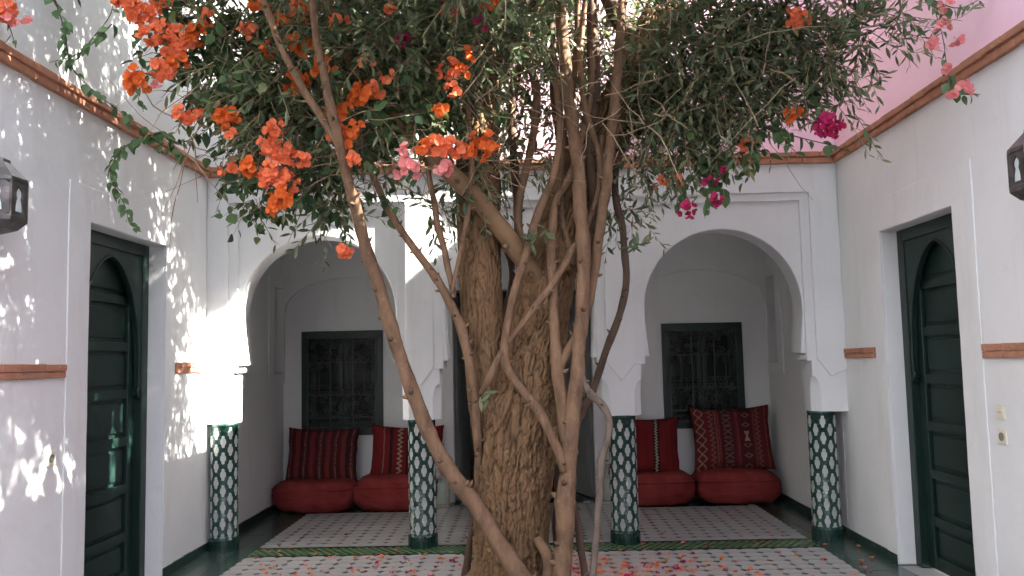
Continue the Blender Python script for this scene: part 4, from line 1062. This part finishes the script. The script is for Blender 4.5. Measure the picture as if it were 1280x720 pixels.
def cluster(plant, px, py, Y, size_px, col, n=None):
    c = np.array(at(px, py, Y)); R_ = size_px/2*Y/FPX
    n = n or max(2, int(size_px**2/42)); mb = MB(); pos = []
    for k in range(n):
        o_ = nrng.normal(size=3); o_ /= np.linalg.norm(o_); o_ = o_*rnd.random()**.4
        p = c+o_*np.array((R_, R_*.8, R_*.9))*.85; pos.append((p, o_))
        mb.tube([tuple(c+np.array((0, .01, R_*.5))), tuple((c+p)/2+np.array((0, 0, .004))), tuple(p)], .0012, 3, False)
    o = mb.build('flower_cluster', 'twig', plant)
    off = worg(o)
    for p, o_ in pos:
        f = bpy.data.objects.new('flower', rnd.choice(FM[col])); COL.objects.link(f); f.parent = o
        d = Vector(o_+np.array((0, -.7, -.1))+nrng.normal(size=3)*.35)
        f.rotation_euler = d.to_track_quat('Z', 'Y').to_euler(); f.location = Vector(p)-off; s = rnd.uniform(.030, .046); f.scale = (s, s, s)
CF = [(155, -4, 24, 'coral'), (200, 2, 20, 'coral'), (262, 20, 14, 'coral'), (322, 5, 14, 'orange'), (425, 30, 16, 'coral'), (460, 75, 14, 'coral'), (168, 10, 30, 'coral'), (188, 45, 20, 'coral'), (206, 40, 26, 'coral'), (240, 42, 26, 'orange'), (214, 62, 20, 'coral'), (204, 88, 26, 'coral'), (171, 102, 30, 'orange'), (222, 76, 20, 'orange'), (190, 112, 9, 'rose'), (182, 20, 20, 'coral'), (228, 52, 16, 'coral'),
  (231, 145, 20, 'coral'), (247, 142, 13, 'coral'), (281, 144, 28, 'orange'), (291, 170, 10, 'coral'), (312, 38, 16, 'coral'), (336, 62, 12, 'orange'), (374, 56, 24, 'orange'), (373, 8, 18, 'coral'), (384, 17, 14, 'orange'), (368, 102, 26, 'orange'), (405, 82, 24, 'orange'), (350, 20, 12, 'orange'),
  (345, 162, 24, 'coral'), (338, 182, 22, 'coral'), (355, 192, 24, 'coral'), (376, 200, 20, 'coral'), (343, 214, 26, 'coral'), (360, 226, 20, 'coral'), (350, 247, 24, 'orange'), (286, 209, 16, 'coral'), (316, 209, 20, 'orange'), (335, 226, 16, 'coral'),
  (417, 142, 20, 'orange'), (421, 165, 18, 'coral'), (428, 184, 14, 'orange'), (443, 163, 20, 'orange'), (455, 118, 26, 'orange'), (474, 112, 18, 'coral'), (432, 130, 14, 'orange'), (484, 96, 12, 'coral'), (445, 200, 14, 'coral'),
  (510, 211, 26, 'rose'), (542, 183, 26, 'coral'), (565, 186, 26, 'coral'), (554, 208, 20, 'rose'), (578, 190, 18, 'coral'), (601, 188, 22, 'orange'), (616, 176, 18, 'orange'), (508, 190, 12, 'rose'), (530, 185, 14, 'orange'), (595, 172, 12, 'orange'),
  (570, 6, 26, 'rose'), (563, 17, 12, 'orange'), (612, 6, 22, 'orange'), (600, 30, 11, 'magenta'), (560, 86, 20, 'coral'), (577, 90, 18, 'orange'), (566, 114, 14, 'coral'), (549, 137, 14, 'orange'), (505, 50, 14, 'magenta'), (488, 12, 14, 'coral'), (581, 66, 10, 'orange'), (594, 68, 10, 'orange'), (432, 312, 16, 'coral'), (345, 262, 10, 'orange')]
for px, py, s, c in CF: cluster(bo, px, py, 4.28 if px > 400 else 4.34, s*(1.22 if px < 480 else 1.1), c)
for px, py, s, c, Y in [(996, 26, 30, 'coral', 4.5), (935, 180, 16, 'coral', 4.85), (992, 142, 24, 'orange', 4.7), (1035, 160, 34, 'magenta', 4.64), (858, 263, 20, 'magenta', 4.92), (896, 249, 16, 'magenta', 4.9), (888, 226, 12, 'magenta', 4.9), (826, 230, 14, 'coral', 5.0), (848, 224, 10, 'coral', 5.0), (908, 212, 10, 'magenta', 4.92),
  (868, 112, 9, 'coral', 5.0), (915, 100, 8, 'coral', 4.9)]: cluster(bmg, px, py, Y, s, c)
for px, py, s, c, Y in [(1178, 36, 14, 'rose', 4.45), (1165, 52, 14, 'rose', 4.45), (1194, 48, 14, 'rose', 4.42), (1183, 8, 14, 'rose', 4.5), (1208, 110, 16, 'rose', 4.35), (1192, 114, 12, 'rose', 4.35), (1188, 85, 8, 'rose', 4.4)]: cluster(bpk, px, py, Y, s, c)
for px, py, s, c, Y in [(4, 14, 26, 'coral', 3.95), (14, 26, 16, 'rose', 3.95), (30, 20, 10, 'rose', 3.95), (18, 2, 14, 'coral', 3.95)]: cluster(blw, px, py, Y, s, c)

# ------------------------------------------------------------------ fallen bracts
def petal_mesh(material, seed):
    r = random.Random(seed); vs = []
    for i in range(4):
        for j in range(3):
            t = i/3; ww = .42*math.sin(PI*(.12+.8*t)); vs.append(((j-1)*ww, t-.5, .10+.22*(abs(j-1))*r.uniform(.5, 1.4)+r.uniform(0, .22)))
    return MB().add(vs, [(i*3+j, i*3+j+1, i*3+j+4, i*3+j+3) for i in range(3) for j in range(2)]).mesh('petal', material, True)
PM = {c: [petal_mesh(c, s) for s in range(4)] for c in ('coral', 'magenta', 'rose')}
PLAB = {'coral': 'curled coral bract fallen on the tiled floor', 'magenta': 'dark crimson bract fallen on the tiled floor', 'rose': 'pale pink bract fallen on the tiled floor'}
spots = []
r2 = random.Random(5)
while len(spots) < 140:                  # the drift right of the trunk
    x, y = r2.gauss(.62, .36), r2.gauss(6.08, .26)
    if 5.7 < y < 6.66 and -.2 < x < 1.6: spots.append((x, y))
while len(spots) < 255: 
    x, y = r2.uniform(-2.2, 0), r2.uniform(5.72, 6.66)
    if r2.random() < .35+.65*(x+2.2)/2.2 and not (-.38 < x < .1 and y < 6.2): spots.append((x, y))
while len(spots) < 283:
    x, y = r2.uniform(.7, 2.5), r2.uniform(5.75, 6.9); spots.append((x, y))
while len(spots) < 299: spots.append((r2.uniform(-2.2, 2.2), r2.uniform(6.7, 8.2)))
for k, (x, y) in enumerate(spots):
    if any(math.hypot(x-cx, y-YF-.115) < .16 for cx in COLX): continue
    c = r2.choices(('coral', 'magenta', 'rose'), (.62, .22, .16))[0]
    o = link('fallen_petal', r2.choice(PM[c]), None, (x, y, .001), rot=(r2.uniform(-.25, .25), r2.uniform(-.25, .25), r2.uniform(0, 6.3)))
    s = r2.uniform(.024, .042); o.scale = (s, s, s)
    tag(o, PLAB[c], 'petal', {'coral': 'coral petals', 'magenta': 'crimson petals', 'rose': 'pale pink petals'}[c]+' scattered on the floor')
ps = MB()
for k in range(330):
    x, y = r2.gauss(.6, .5), r2.gauss(5.95, .3)
    if k > 170: x, y = r2.uniform(-2.2, 2.3), r2.uniform(5.2, 7.6)
    if y > 6.66 and k <= 170: continue
    a = r2.uniform(0, 6.3); s = r2.uniform(.010, .022)
    ps.add([(x+s*math.cos(a+q)*(1 if q else .6), y+s*math.sin(a+q), .002+r2.uniform(0, .006)) for q in (0, 1.9, 3.4, 4.9)], [(0, 1, 2, 3)])
o = ps.build('petal_crumbs', 'coral', None, kind='stuff')
